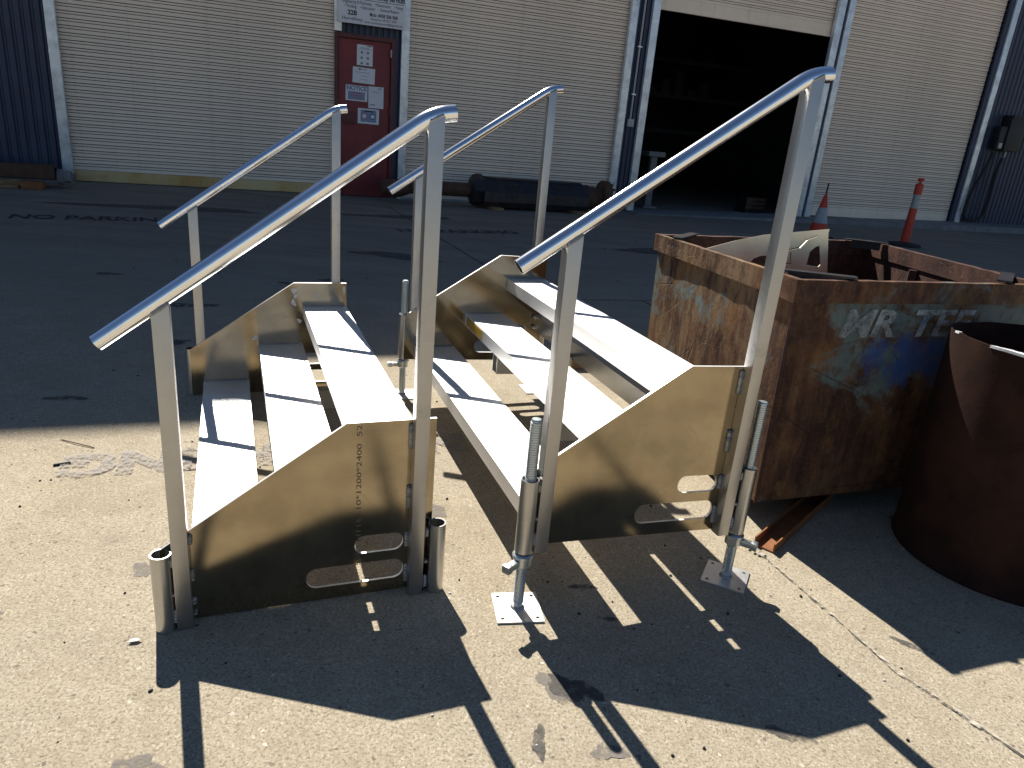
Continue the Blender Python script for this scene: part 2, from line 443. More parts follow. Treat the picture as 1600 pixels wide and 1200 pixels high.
def link(name, data, parent=None):
    o = bpy.data.objects.new(name, data)
    COL.objects.link(o)
    if parent: o.parent = parent
    return o
def tag(o, label=None, cat=None, group=None, kind=None):
    if label: o['label'] = label
    if cat: o['category'] = cat
    if group: o['group'] = group
    if kind: o['kind'] = kind
    return o
def empty(name, loc=(0, 0, 0), rz=0.0):
    o = link(name, None)
    o.location = loc
    o.rotation_euler = (0, 0, rad(rz))
    o.empty_display_size = 0.1
    return o
def text(body, name, m, parent, mtx, size, sx=1.0, align='LEFT', shear=0.0, extrude=0.0, bold=0.0, space=1.0):
    c = bpy.data.curves.new(name, 'FONT')
    c.body = body; c.size = size; c.align_x = align; c.shear = shear; c.extrude = extrude; c.offset = bold
    c.space_character = space
    c.resolution_u = 3
    t = bpy.data.objects.new(name + '_curve', c)
    COL.objects.link(t)
    dg = bpy.context.evaluated_depsgraph_get()
    me = bpy.data.meshes.new_from_object(t.evaluated_get(dg))
    bpy.data.objects.remove(t); bpy.data.curves.remove(c)
    me.transform(mtx @ Matrix.Diagonal((sx, 1, 1, 1)))
    me.name = name
    me.materials.clear(); me.materials.append(m)
    return link(name, me, parent)
def blob(cx, cy, rx, ry, rot, seed, z, n=26):
    """ragged flat outline for a stain"""
    rnd = random.Random(seed)
    ph = [rnd.uniform(0, 6.28) for _ in range(4)]
    vs = []
    for k in range(n):
        a = 2 * math.pi * k / n
        q = 1 + 0.22 * math.sin(2 * a + ph[0]) + 0.17 * math.sin(3 * a + ph[1]) + 0.11 * math.sin(5 * a + ph[2]) + 0.08 * math.sin(9 * a + ph[3])
        x, y = rx * q * math.cos(a), ry * q * math.sin(a)
        c, s_ = math.cos(rad(rot)), math.sin(rad(rot))
        vs.append((cx + x * c - y * s_, cy + x * s_ + y * c, z))
    return vs

# ------------------------------------------------------------------ ground
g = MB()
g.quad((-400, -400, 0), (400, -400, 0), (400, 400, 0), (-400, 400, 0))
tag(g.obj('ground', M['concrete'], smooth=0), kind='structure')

BR, BD = 20.8, 15.9                       # workshop front: heading and distance
bu = Vector((math.cos(rad(BR)), math.sin(rad(BR)), 0))
bn = Vector((-math.sin(rad(BR)), math.cos(rad(BR)), 0))
def bw(s_, d, z=0): return bu * s_ + bn * d + Vector((0, 0, z))

def strip(name, pts, wdt, m, z, jit=0.0, seed=1):
    rnd = random.Random(seed)
    b = MB()
    P_ = [Vector((*q, z)) for q in pts]
    path = []
    for A, B in zip(P_, P_[1:]):
        k = max(1, int((B - A).length / 0.05)) if jit else 1
        path += [A.lerp(B, i / k) for i in range(k)]
    path.append(P_[-1])
    L, R = [], []
    for i, q in enumerate(path):
        t = (path[min(i + 1, len(path) - 1)] - path[max(0, i - 1)]).normalized()
        nn = Vector((-t.y, t.x, 0))
        ww = wdt * (1 + jit * rnd.uniform(-1, 1))
        o_ = nn * wdt * jit * rnd.uniform(-0.4, 0.4)
        L.append(b.bm.verts.new(q + o_ + nn * ww / 2)); R.append(b.bm.verts.new(q + o_ - nn * ww / 2))
    for i in range(len(L) - 1): b.bm.faces.new((L[i], R[i], R[i + 1], L[i + 1]))
    return tag(b.obj(name, m, smooth=0), kind='structure')
strip('slab_joint', [(-2.75, 14.3), (-0.857, 9.746), (0.05, 7.57), (0.6, 6.25)], 0.035, M['joint'], 0.003, 0.35, 3)
strip('slab_joint', [(0.1, 7.15), (1.28, 7.56), (6.0, 9.4)], 0.03, M['joint'], 0.004, 0.3, 4)
strip('slab_joint', [(1.30, 7.55), (1.46, 7.2), (1.9, 6.2)], 0.035, M['joint'], 0.005, 0.3, 5)
JN = [(1.02, 2.80), (1.117, 2.639), (1.25, 2.30), (1.372, 1.979), (1.632, 1.60), (2.0, 1.0)]
strip('slab_joint', JN, 0.010, M['joint'], 0.003, 0.7, 6)
strip('slab_joint', JN, 0.014, M['jointlight'], 0.006, 0.8, 8)

stains = MB()
for i, (cx, cy, rx, ry, ro) in enumerate(((0.165, 1.552, 0.022, 0.05, 5), (1.49, 2.13, 0.05, 0.018, -35), (0.27, 1.765, 0.085, 0.045, -30),
        (0.335, 2.30, 0.045, 0.016, 5), (0.9, 1.66, 0.06, 0.022, -15), (0.42, 2.12, 0.03, 0.010, 10), (-2.4, 4.75, 0.13, 0.05, 20), (-2.75, 5.75, 0.2, 0.07, 20), (-2.1, 6.9, 0.22, 0.08, 10), (-1.95, 7.2, 0.12, 0.05, 30),
        (-3.9, 6.6, 0.12, 0.05, 25), (-2.45, 3.62, 0.1, 0.03, 20), (-1.6, 8.9, 0.5, 0.2, 0), (-5.6, 11.3, 1.2, 0.3, 20), (-2.2, 12.8, 0.9, 0.25, 20), (2.2, 11.5, 0.9, 0.25, 25))):
    stains.bm.faces.new([stains.bm.verts.new(v) for v in blob(cx, cy, rx, ry, ro, i, 0.0025 + 0.0002 * i)])
tag(stains.obj('oil_stain', M['stain'], smooth=0), kind='stuff')
stl = MB()
for i, (cx, cy, rx, ry, ro) in enumerate(((-1.62, 1.83, 0.07, 0.035, 40), (-1.262, 2.165, 0.035, 0.05, 20), (0.215, 1.775, 0.05, 0.055, 10), (-1.80, 1.80, 0.09, 0.06, 30), (0.36, 1.54, 0.045, 0.03, 20), (-0.86, 1.35, 0.06, 0.05, 0), (-0.30, 2.75, 0.07, 0.06, 0))):
    stl.bm.faces.new([stl.bm.verts.new(v) for v in blob(cx, cy, rx, ry, ro, 40 + i, 0.0010 + 0.0002 * i)])
tag(stl.obj('faded_oil_stain', M['stainlight'], smooth=0), kind='stuff')

# painted words on the slab (worn): one set far left, one read from the workshop side near the left stair
def flat(x, y, ang, z): return Matrix.Translation((x, y, z)) @ Matrix.Rotation(rad(ang), 4, 'Z')
t = text('NO PARKING', 'painted_words', M['worn_dark'], None, flat(-6.62, 9.10, 27.0, 0.006), 0.52, 0.63, bold=0.012)
tag(t, 'dark worn words painted on the slab far left before the workshop', 'ground lettering', 'parking words painted on the slab')
t = text('NO PARKING', 'painted_words', M['worn_dark'], None, flat(-1.9, 10.95, 29.5, 0.006), 0.46, 0.75, bold=0.012)
tag(t, 'dark worn words painted on the slab before the second roller door', 'ground lettering', 'parking words painted on the slab')
t = text('NO PARKING', 'painted_words', M['worn_grey'], None, flat(-0.255, 3.615, 200.5, 0.007), 0.30, 1.04, bold=0.02)
tag(t, 'pale grey worn upside-down words painted on sunlit slab by left stair', 'ground lettering', 'parking words painted on the slab')

# grit, chips and twigs lying about
gr = MB()
rnd = random.Random(11)
for i in range(200):
    if i < 120: x, y = rnd.uniform(-2.6, 2.6), rnd.uniform(1.2, 4.2)
    else: x, y = rnd.uniform(-5, 6), rnd.uniform(3, 13)
    s_ = rnd.choice((0.0022, 0.003, 0.004, 0.005)) * (1 + 0.10 * y)
    m4 = Matrix.Translation((x, y, s_ * 0.4)) @ Matrix.Rotation(rnd.uniform(0, 3), 4, 'Z') @ Matrix.Diagonal((s_ * rnd.uniform(0.7, 1.6), s_, s_ * 0.7, 1))
    bmesh.ops.create_icosphere(gr.bm, subdivisions=1, radius=1.0, matrix=m4)
tag(gr.obj('grit', M['rubber'], smooth=60), kind='stuff')
gr = MB()
for i in range(45):
    x, y = rnd.uniform(-2.6, 2.6), rnd.uniform(1.2, 3.6)
    s_ = rnd.choice((0.0022, 0.003, 0.005))
    m4 = Matrix.Translation((x, y, s_ * 0.3)) @ Matrix.Rotation(rnd.uniform(0, 3), 4, 'Z') @ Matrix.Diagonal((s_ * rnd.uniform(0.8, 2.0), s_, s_ * 0.5, 1))
    bmesh.ops.create_icosphere(gr.bm, subdivisions=1, radius=1.0, matrix=m4)
tag(gr.obj('pale_chips', M['greyplastic'], smooth=60), kind='stuff')
def twig(pts, rr, m, label, name='twig'):
    b = MB(); b.tube(pts, rr, 6)
    return tag(b.obj(name, m), label, name)
twig([(-2.155, 3.115, 0.004), (-2.06, 3.085, 0.007), (-1.965, 3.062, 0.004)], 0.0025, M['brownsteel'], 'thin brown twig curved on the sunlit slab near the shade edge')
twig([(-2.03, 2.855, 0.006), (-1.975, 2.895, 0.006)], 0.006, M['blacksteel'], 'short thick black twig lying on the worn grey lettering')
lf = MB()
lf.bm.faces.new([lf.bm.verts.new(v) for v in [(x, y, 0.004 + 0.006 * abs(math.sin(3 * i))) for i, (x, y, z) in enumerate(blob(-1.10, 1.80, 0.022, 0.008, 15, 77, 0, 10))]])
tag(lf.obj('dry_leaf', M['greyplastic'], smooth=0), 'small pale dry leaf on the slab left of the front stair', 'leaf')

# raised pale apron along the right-hand doors
ap = MB()
za = lambda s_: max(0.015, min(0.20, 0.02 + (s_ - 8.6) * 0.016))
ring0 = []
for s_ in (8.5, 14, 20, 27):
    ring0.append([ap.bm.verts.new(bw(s_, d, z)) for d, z in ((15.15, -0.02), (15.2, za(s_) * 0.8), (BD + 0.3, za(s_)), (BD + 0.3, -0.02))])
for A, B in zip(ring0, ring0[1:]):
    for k in range(3): ap.bm.faces.new((A[k], A[k + 1], B[k + 1], B[k]))
tag(ap.obj('door_apron', M['apron'], smooth=0), kind='structure')

# ------------------------------------------------------------------ workshop
W0 = empty('workshop', bw(0, BD), BR)     # local: x along the front, y into the building, z up
tag(W0, 'long navy steel workshop with cream roller doors behind the yard', 'building')
def corrug(name, x0, x1, z0, z1, y=0.0, pitch=0.19, depth=0.028, m=M['navy'], holes=False):
    b = MB()
    xs = []
    x = x0
    while x < x1 - 1e-6:
        for dx, yy in ((0, 0), (0.55, 0), (0.68, depth), (0.87, depth)):
            q = x + dx * pitch
            if q < x1: xs.append((q, y + yy))
        x += pitch
    xs.append((x1, y))
    A = [b.bm.verts.new((q, yy, z0)) for q, yy in xs]; B = [b.bm.verts.new((q, yy, z1)) for q, yy in xs]
    for i in range(len(xs) - 1): b.bm.faces.new((A[i], A[i + 1], B[i + 1], B[i]))
    return b.obj(name, m, W0, smooth=0)
HL, HR_, DOORTOP = 13.62, 12.42, 6.4  # unseen wall heights, stepped and set to place the shade edge on the yard
corrug('wall_cladding', -14, -3.27, 0, HL, pitch=0.155)
corrug('wall_cladding', 1.66, 2.96, 3.13, HL - 4, pitch=0.12)
corrug('wall_cladding', 2.86, 2.965, 0, 3.13, pitch=0.105)
corrug('wall_cladding', 8.2, 8.56, 0, HR_, pitch=0.12)
corrug('wall_cladding', 19.33, 34, 0.0, HR_, pitch=0.16)
b = MB()
b.box((-3.27, 0.02, DOORTOP), (-1.0, 0.3, HL)); b.box((-1.0, 0.02, DOORTOP), (8.2, 0.3, HR_)); b.box((8.56, 0.02, DOORTOP), (19.33, 0.3, HR_))
b.obj('upper_wall', M['navy'], W0, smooth=0)
b = MB()
b.box((-14, 0.35, HL - 0.25), (-1.0, 15.9, HL)); b.box((-1.0, 0.35, HR_ - 0.25), (34, 15.9, HR_))
b.obj('roof', M['galv'], W0, smooth=0)
b = MB()
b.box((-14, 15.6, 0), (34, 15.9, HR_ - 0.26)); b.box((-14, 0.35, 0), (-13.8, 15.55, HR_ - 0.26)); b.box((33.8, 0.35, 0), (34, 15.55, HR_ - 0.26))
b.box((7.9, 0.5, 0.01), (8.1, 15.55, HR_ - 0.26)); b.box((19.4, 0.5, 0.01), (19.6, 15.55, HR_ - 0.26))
b.obj('rear_wall', M['interior'], W0, smooth=0)

def column(x0, x1, z0=0.0, z1=DOORTOP, y0=-0.09, y1=0.02):
    b = MB()
    b.box((x0, y0, z0), (x1, y1, z1), 0.004)
    if z0 < 2: b.box((x0 - 0.004, y0 - 0.006, 2.20), (x1 + 0.004, y1 - 0.01, 2.225))      # lap of the flashing
    return b.obj('door_jamb', M['galv'], W0)
column(-3.29, -3.125, 0.14)
column(1.64, 1.78, 3.15, DOORTOP)
column(2.97, 3.13)
column(8.03, 8.20)
column(8.56, 8.74)
column(13.60, 13.80)
column(13.90, 14.08)
column(19.33, 19.52, 0.1)
for fa, fb in ((13.80, 13.90), (19.19, 19.33)):
    b = MB(); b.box((fa, -0.045, 0.05), (fb, 0.02, DOORTOP)); b.obj('jamb_flashing', M['navy'], W0, smooth=0)
b = MB(); b.box((-3.34, -0.12, 0), (-3.11, 0.03, 0.14), 0.01); b.obj('column_footing', M['apron'], W0)

PITCHZ = 0.118
def slat_mesh(wd, pz):
    b = MB()
    # two flats per slat, each turned in at its edges, with narrow interlock gaps opened up for shadow lines
    for z0, z1 in ((0.0, 0.525), (0.60, 0.905)):
        pr = [(0.034, pz * z0), (0.0, pz * (z0 + 0.012)), (0.0, pz * (z1 - 0.012)), (0.034, pz * z1)]
        A = [b.bm.verts.new((0, y, z)) for y, z in pr]; B = [b.bm.verts.new((wd, y, z)) for y, z in pr]
        for i in range(len(pr) - 1): b.bm.faces.new((A[i], B[i], B[i + 1], A[i + 1]))
    return b.mesh('slat', M['slat'], 0)
def roller_door(x0, x1, zb, ztop, y=0.07, pz=PITCHZ, bottom=M['slat_yellow'], band=0.2, edge_teeth=False):
    d = link('roller_door', None, W0)
    d.location = (x0, y, zb)
    wd = x1 - x0
    b = MB(); b.box((0, -0.012, 0.0), (wd, 0.04, band - 0.004), 0.006); b.box((0, -0.03, 0.0), (wd, -0.013, 0.03))
    b.obj('bottom_rail', bottom, d)
    me = slat_mesh(wd, pz)
    k, z = 0, band
    while z + zb < ztop:
        o = link('slat', me, d); o.location = (0, 0, z)
        z += pz; k += 1
    b = MB(); b.box((0, 0.045, 0.0), (wd, 0.06, z)); b.obj('shade_backing', M['dark'], d, smooth=0)  # added dark sheet that makes the slat gaps read as shadow lines
    if edge_teeth:
        b = MB(); zz = band
        while zz + zb < ztop:
            b.box((wd + 0.002, -0.02, zz), (wd + 0.05, 0.03, zz + pz * 0.6)); zz += pz
        tag(b.obj('end_lock', M['navy'], d, smooth=0), kind='stuff')
    return d
roller_door(-3.16, 1.70, 0.012, DOORTOP)
roller_door(3.09, 8.07, 0.015, DOORTOP, bottom=M['slat'], pz=0.122)
roller_door(8.70, 13.64, 4.44, DOORTOP, bottom=M['slat'], band=0.28)
roller_door(14.04, 19.17, 0.13, DOORTOP, bottom=M['slat'], pz=0.124, band=0.24, edge_teeth=True)

# red personnel door
ed = link('entry_door', None, W0)
b = MB(); b.box((1.655, -0.05, 0), (1.72, 0.06, 3.13), 0.004); b.box((2.775, -0.05, 0), (2.855, 0.06, 3.13), 0.004); b.box((1.722, -0.05, 3.05), (2.773, 0.06, 3.13), 0.004)
b.obj('door_frame', M['redframe'], ed)
b = MB(); b.box((1.728, 0.0, 0.015), (2.765, 0.05, 3.042), 0.004); leaf = b.obj('door_leaf', M['red'], ed)
b = MB(); b.box((1.80, -0.03, 1.44), (2.06, -0.001, 1.68), 0.006); b.box((1.86, -0.026, 1.70), (1.92, -0.001, 1.80), 0.01); b.obj('lock_box', M['redframe'], ed)
for zz in (0.35, 1.75, 2.85):
    b = MB(); b.tube([(2.77, -0.055, zz - 0.07), (2.77, -0.055, zz + 0.07)], 0.016, 10); b.obj('hinge', M['greyplastic'] if zz > 2 else M['redframe'], ed)
b = MB(); b.box((1.722, -0.06, 0.0), (2.773, 0.06, 0.014)); b.obj('threshold', M['dark'], ed, smooth=0)

# interior of the open bay
b = MB()
for x in (9.4, 11.2, 13.2): b.box((x, 9.0, 0), (x + 0.16, 9.16, 6.5))
for z in (2.0, 3.2, 4.4): b.box((8.6, 8.9, z), (18, 9.3, z + 0.14))
for k in range(14): b.box((8.8 + 0.55 * k, 9.05, 3.34), (9.1 + 0.55 * k, 9.5, 3.55 + 0.3 * (k % 3)))
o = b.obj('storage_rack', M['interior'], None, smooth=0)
o.location = W0.location; o.rotation_euler = W0.rotation_euler
tag(o, 'dim steel storage racking deep inside the open workshop bay', 'rack')
ps = empty('pedestal_stand', bw(9.72, 16.9), BR)
b = MB(); b.box((-0.09, -0.06, 0.05), (0.09, 0.06, 1.28), 0.01); b.obj('pillar', M['apron'], ps)
b = MB(); b.box((-0.24, -0.18, 1.28), (0.24, 0.2, 1.40), 0.015); b.obj('top_plate', M['apron'], ps)
b = MB(); b.box((-0.2, -0.18, 0.0), (0.2, 0.18, 0.05), 0.01); b.obj('foot_plate', M['apron'], ps)
tag(ps, 'pale grey machine pedestal with flat top just inside open bay', 'stand')
cr = empty('parts_crate', bw(13.15, 17.2), BR)
b = MB(); b.box((-0.32, -0.25, 0), (0.32, 0.25, 0.08)); b.box((-0.3, -0.24, 0.082), (0.3, 0.24, 0.42), 0.01); b.obj('crate_body', M['blacksteel'], cr)
b = MB()
for k in range(3): b.box((-0.32, -0.262, 0.12 + 0.11 * k), (0.32, -0.245, 0.19 + 0.11 * k))
b.obj('crate_slat', M['brownsteel'], cr, smooth=0)
tag(cr, 'dark crate on the floor inside right side of open bay', 'crate')

# sign over the red door
def wall_m(x, y, z): return W0.matrix_basis @ Matrix.Translation((x, y, z)) @ Matrix.Rotation(rad(90), 4, 'X')
sg = empty('business_sign', bw(1.70, BD - 0.17, 3.30), BR)
b = MB(); b.box((0, -0.012, 0), (1.30, 0.012, 1.35), 0.003); b.obj('sign_panel', M['signface'], sg)
R90 = Matrix.Rotation(rad(90), 4, 'X')
def stxt(body, x, z, size, sx=1.0, al='CENTER', m=M['ink'], parent=sg, y=-0.0155, bold=0.0, nm='lettering', space=1.0, shear=0.0):
    return text(body, nm, m, parent, Matrix.Translation((x, y, z)) @ R90, size, sx, al, bold=bold, space=space, shear=shear)
stxt('Engineering & Workshop Services', 0.65, 0.468, 0.155, 0.60, bold=0.0035)
b = MB(); b.box((0.03, -0.016, 0.432), (1.27, -0.0125, 0.441)); b.obj('rule_line', M['ink'], sg, smooth=0)
stxt('\u2022 Engineering & Machining    \u2022 Maintenance    \u2022 Fitting', 0.65, 0.352, 0.082, 0.68)
stxt('\u2022 Welding    \u2022 Fabrication    \u2022 General Repairs', 0.65, 0.272, 0.082, 0.70)
stxt('22B', 0.27, 0.150, 0.115, 1.0, bold=0.004)
stxt('Hurrellway', 0.27, 0.055, 0.088, 1.0)
stxt('Mob: 0458 506 060', 0.88, 0.165, 0.088, 0.80, bold=0.002)
stxt('Phone/Fax: 08 9527 5990', 0.88, 0.098, 0.062, 0.80)
stxt('email: workshopservices@bigpond.com', 0.88, 0.036, 0.058, 0.80)
tag(sg, 'white business sign with black lettering above the red door', 'sign')

# notices taped to the red door
def notice(x0, z0, x1, z1, label, tilt=0.0, k=0):
    o = empty('paper_notice', bw((x0 + x1) / 2, BD - 0.006 - 0.003 * k, (z0 + z1) / 2), BR)
    o.rotation_euler.rotate_axis('Y', rad(tilt))
    wd, h = x1 - x0, z1 - z0
    b = MB(); b.box((-wd / 2, -0.0015, -h / 2), (wd / 2, 0.0015, h / 2)); b.obj('sheet', M['paper'], o, smooth=0)
    return tag(o, label, 'notice', 'notices taped to the red door'), wd, h
def inkbox(o, rects, m, nm='print', y=-0.0032):
    b = MB()
    for (x0, z0, x1, z1) in rects: b.box((x0, y, z0), (x1, y + 0.0012, z1))
    return b.obj(nm, m, o, smooth=0)
def inkdisc(o, discs, m, nm='print', y=-0.0034):
    b = MB()
    for (x, z, rr) in discs: b.lathe([(rr, 0), (rr, 0.0012)], 16, (x, y, z), 'y')
    return b.obj(nm, m, o, smooth=0)
o, wd, h = notice(2.09, 2.555, 2.405, 2.955, 'tall white notice with six small icons, topmost on the red door', 0.5, 0)
inkdisc(o, [(x, z, 0.026) for x in (-0.06, 0.06) for z in (0.06, -0.04, -0.14)], M['inkgrey'], 'icon')
inkbox(o, [(0.04, 0.175, 0.14, 0.19)], M['ink']); inkbox(o, [(-0.12, 0.115, 0.12, 0.125), (-0.09, 0.140, 0.09, 0.150)], M['inkblue'])
inkbox(o, [(-0.157, -0.198, 0.157, -0.182)], M['ink'], 'footer_band')
o, wd, h = notice(2.01, 2.24, 2.455, 2.535, 'wide white letter sheet second from top on the red door', 1.5, 1)
inkbox(o, [(-0.11, 0.10, -0.06, 0.125)], M['ink']); inkbox(o, [(-0.05, 0.108, 0.06, 0.118), (-0.17, 0.05, 0.12, 0.058), (-0.05, -0.02, 0.06, -0.012), (-0.08, -0.08, 0.08, -0.072)], M['inkgrey'])
o, wd, h = notice(1.872, 1.895, 2.31, 2.19, 'white sheet headed NOTICE, at left among papers on the red door', 0.5, 0)
stxt('NOTICE', 0, 0.055, 0.115, 0.95, m=M['inkblue'], parent=o, y=-0.0035, bold=0.006)
inkbox(o, [(-0.17, -0.125, 0.17, 0.03)], M['inkblue'], 'tinted_panel'); inkbox(o, [(-0.10, -0.005, 0.10, 0.012), (-0.12, -0.05, 0.13, -0.035), (-0.08, -0.095, 0.1, -0.08)], M['inkred'], 'text_line', -0.0046)
o, wd, h = notice(2.33, 1.785, 2.64, 2.20, 'white portrait sheet with short header, at right among papers on the red door', -0.5, 1)
inkbox(o, [(0.04, 0.165, 0.12, 0.18), (-0.12, -0.15, -0.02, -0.135)], M['ink']); inkbox(o, [(-0.10, 0.115, 0.10, 0.122), (-0.07, 0.085, 0.07, 0.092)], M['inkgrey'])
o, wd, h = notice(2.12, 1.47, 2.555, 1.765, 'white sheet with two round symbols, lowest on the red door', 0.5, 2)
inkbox(o, [(-0.16, -0.11, 0.16, 0.12)], M['inkblue'], 'tinted_panel'); inkbox(o, [(-0.09, 0.085, 0.10, 0.108)], M['ink'], 'print', -0.0046)
inkdisc(o, [(-0.085, 0.0, 0.058)], M['inkred'], 'round_symbol', -0.0048); inkdisc(o, [(0.085, 0.0, 0.058)], M['ink'], 'round_symbol', -0.0048)
inkdisc(o, [(-0.085, 0.0, 0.042), (0.085, 0.0, 0.042)], M['paper'], 'round_symbol', -0.006)

# conduit and switch, power box and hose
cs = empty('conduit_switch', bw(8.37, BD - 0.03, 2.0), BR)
b = MB(); b.tube([(0, 0, 0.08), (0, 0, 4.3)], 0.022, 10); b.obj('conduit', M['greyplastic'], cs)
b = MB(); b.box((-0.075, -0.07, -0.09), (0.075, 0.02, 0.08), 0.012); b.box((-0.02, -0.085, -0.03), (0.02, -0.071, 0.03), 0.004); b.obj('switch_box', M['greyplastic'], cs)
b = MB()
for z in (0.6, 1.6): b.box((-0.05, -0.028, z), (0.05, 0.024, z + 0.03))
b.obj('saddle_clip', M['galv'], cs, smooth=0)
tag(cs, 'thin grey conduit with pale switch box on navy strip by open bay', 'switch')
pb = empty('power_box', bw(20.35, BD - 0.2, 2.15), BR)
b = MB(); b.box((-0.22, -0.12, 0.08), (0.42, 0.18, 1.0), 0.02); b.box((-0.20, -0.14, 0.95), (0.52, 0.19, 1.03), 0.01); b.obj('cabinet', M['blackbox'], pb)
b = MB(); b.box((-0.48, -0.08, 0.1), (-0.225, 0.15, 0.72), 0.02); b.obj('side_module', M['blackbox'], pb)
b = MB(); b.box((-0.42, -0.095, 0.14), (-0.29, -0.081, 0.28), 0.006); b.obj('label_plate', M['greyplastic'], pb)
b = MB(); b.tube([(0.05, 0, 0.07), (0.05, 0, -0.02), (0.03, 0, -0.09)], 0.03, 10); b.obj('cable_gland', M['greyplastic'], pb)
tag(pb, 'black electrical box on the navy wall at far right', 'electrical box')
b = MB()
pts = [(0.03, 2.04), (-0.04, 1.6), (-0.02, 1.0), (-0.06, 0.5), (-0.22, 0.3), (-0.5, 0.26), (-0.78, 0.34), (-0.86, 0.6), (-0.76, 1.1), (-0.56, 1.6), (-0.42, 2.0), (-0.38, 2.2)]
sm = []
for i in range(len(pts) - 1):
    p0, p1, p2, p3 = (Vector(pts[max(0, min(len(pts) - 1, i + k))]) for k in (-1, 0, 1, 2))
    for t_ in (0, 0.25, 0.5, 0.75):
        sm.append(0.5 * ((2 * p1) + (p2 - p0) * t_ + (2 * p0 - 5 * p1 + 4 * p2 - p3) * t_ ** 2 + (-p0 + 3 * p1 - 3 * p2 + p3) * t_ ** 3))
b.tube([(q.x, 0, q.y) for q in sm], 0.042, 8)
o = b.obj('power_cable', M['rubber']); o.location = bw(20.35, BD - 0.16); o.rotation_euler = (0, 0, rad(BR))
tag(o, 'black cable looping down from the electrical box to the floor', 'cable')

# ------------------------------------------------------------------ stair units
U = dict(L=.8731, hf=.2703, hb=.662, us=.5739, W=2.0952, ep=.0361, pw=.048)
def stadium(x0, x1, z0, z1, rr, n=6):
    q = []
    for cx, cz, a0 in ((x1 - rr, z0 + rr, -90), (x1 - rr, z1 - rr, 0), (x0 + rr, z1 - rr, 90), (x0 + rr, z0 + rr, 180)):
        for k in range(n + 1):
            a = rad(a0 + 90 * k / n); q.append((cx + rr * math.cos(a), cz + rr * math.sin(a)))
    return q
def tread_mesh(y0, y1):
    """ribbed plank profile with a front and rear lip, run between the plates"""
    wd, th, lip = 0.246, 0.006, 0.070
    top = [(0.0, 0.0), (0.016, 0.0), (0.017, -0.002), (0.020, -0.002), (0.021, 0.0)]
    n = 15
    x = 0.021
    stp = (wd - 0.042) / n
    for k in range(n):
        if k in (4, 9):
            top += [(x + stp * 0.35, 0.0), (x + stp * 0.40, -0.002), (x + stp * 0.60, -0.002), (x + stp * 0.65, 0.0)]
        else:
            top += [(x + stp * 0.30, 0.0), (x + stp * 0.38, -0.0005), (x + stp * 0.62, -0.0005), (x + stp * 0.70, 0.0)]
        x += stp
    top += [(wd - 0.021, 0.0), (wd - 0.020, -0.002), (wd - 0.017, -0.002), (wd - 0.016, 0.0), (wd, 0.0)]
    out = top + [(wd, -lip), (wd - 0.03, -lip), (wd - 0.03, -lip + 0.005), (wd - 0.005, -lip + 0.005), (wd - 0.005, -th)]
    out += [(0.005, -th), (0.005, -lip + 0.005), (0.03, -lip + 0.005), (0.03, -lip), (0.0, -lip)]
    b = MB(); b.prism(out, 'y', y0, y1)
    return b
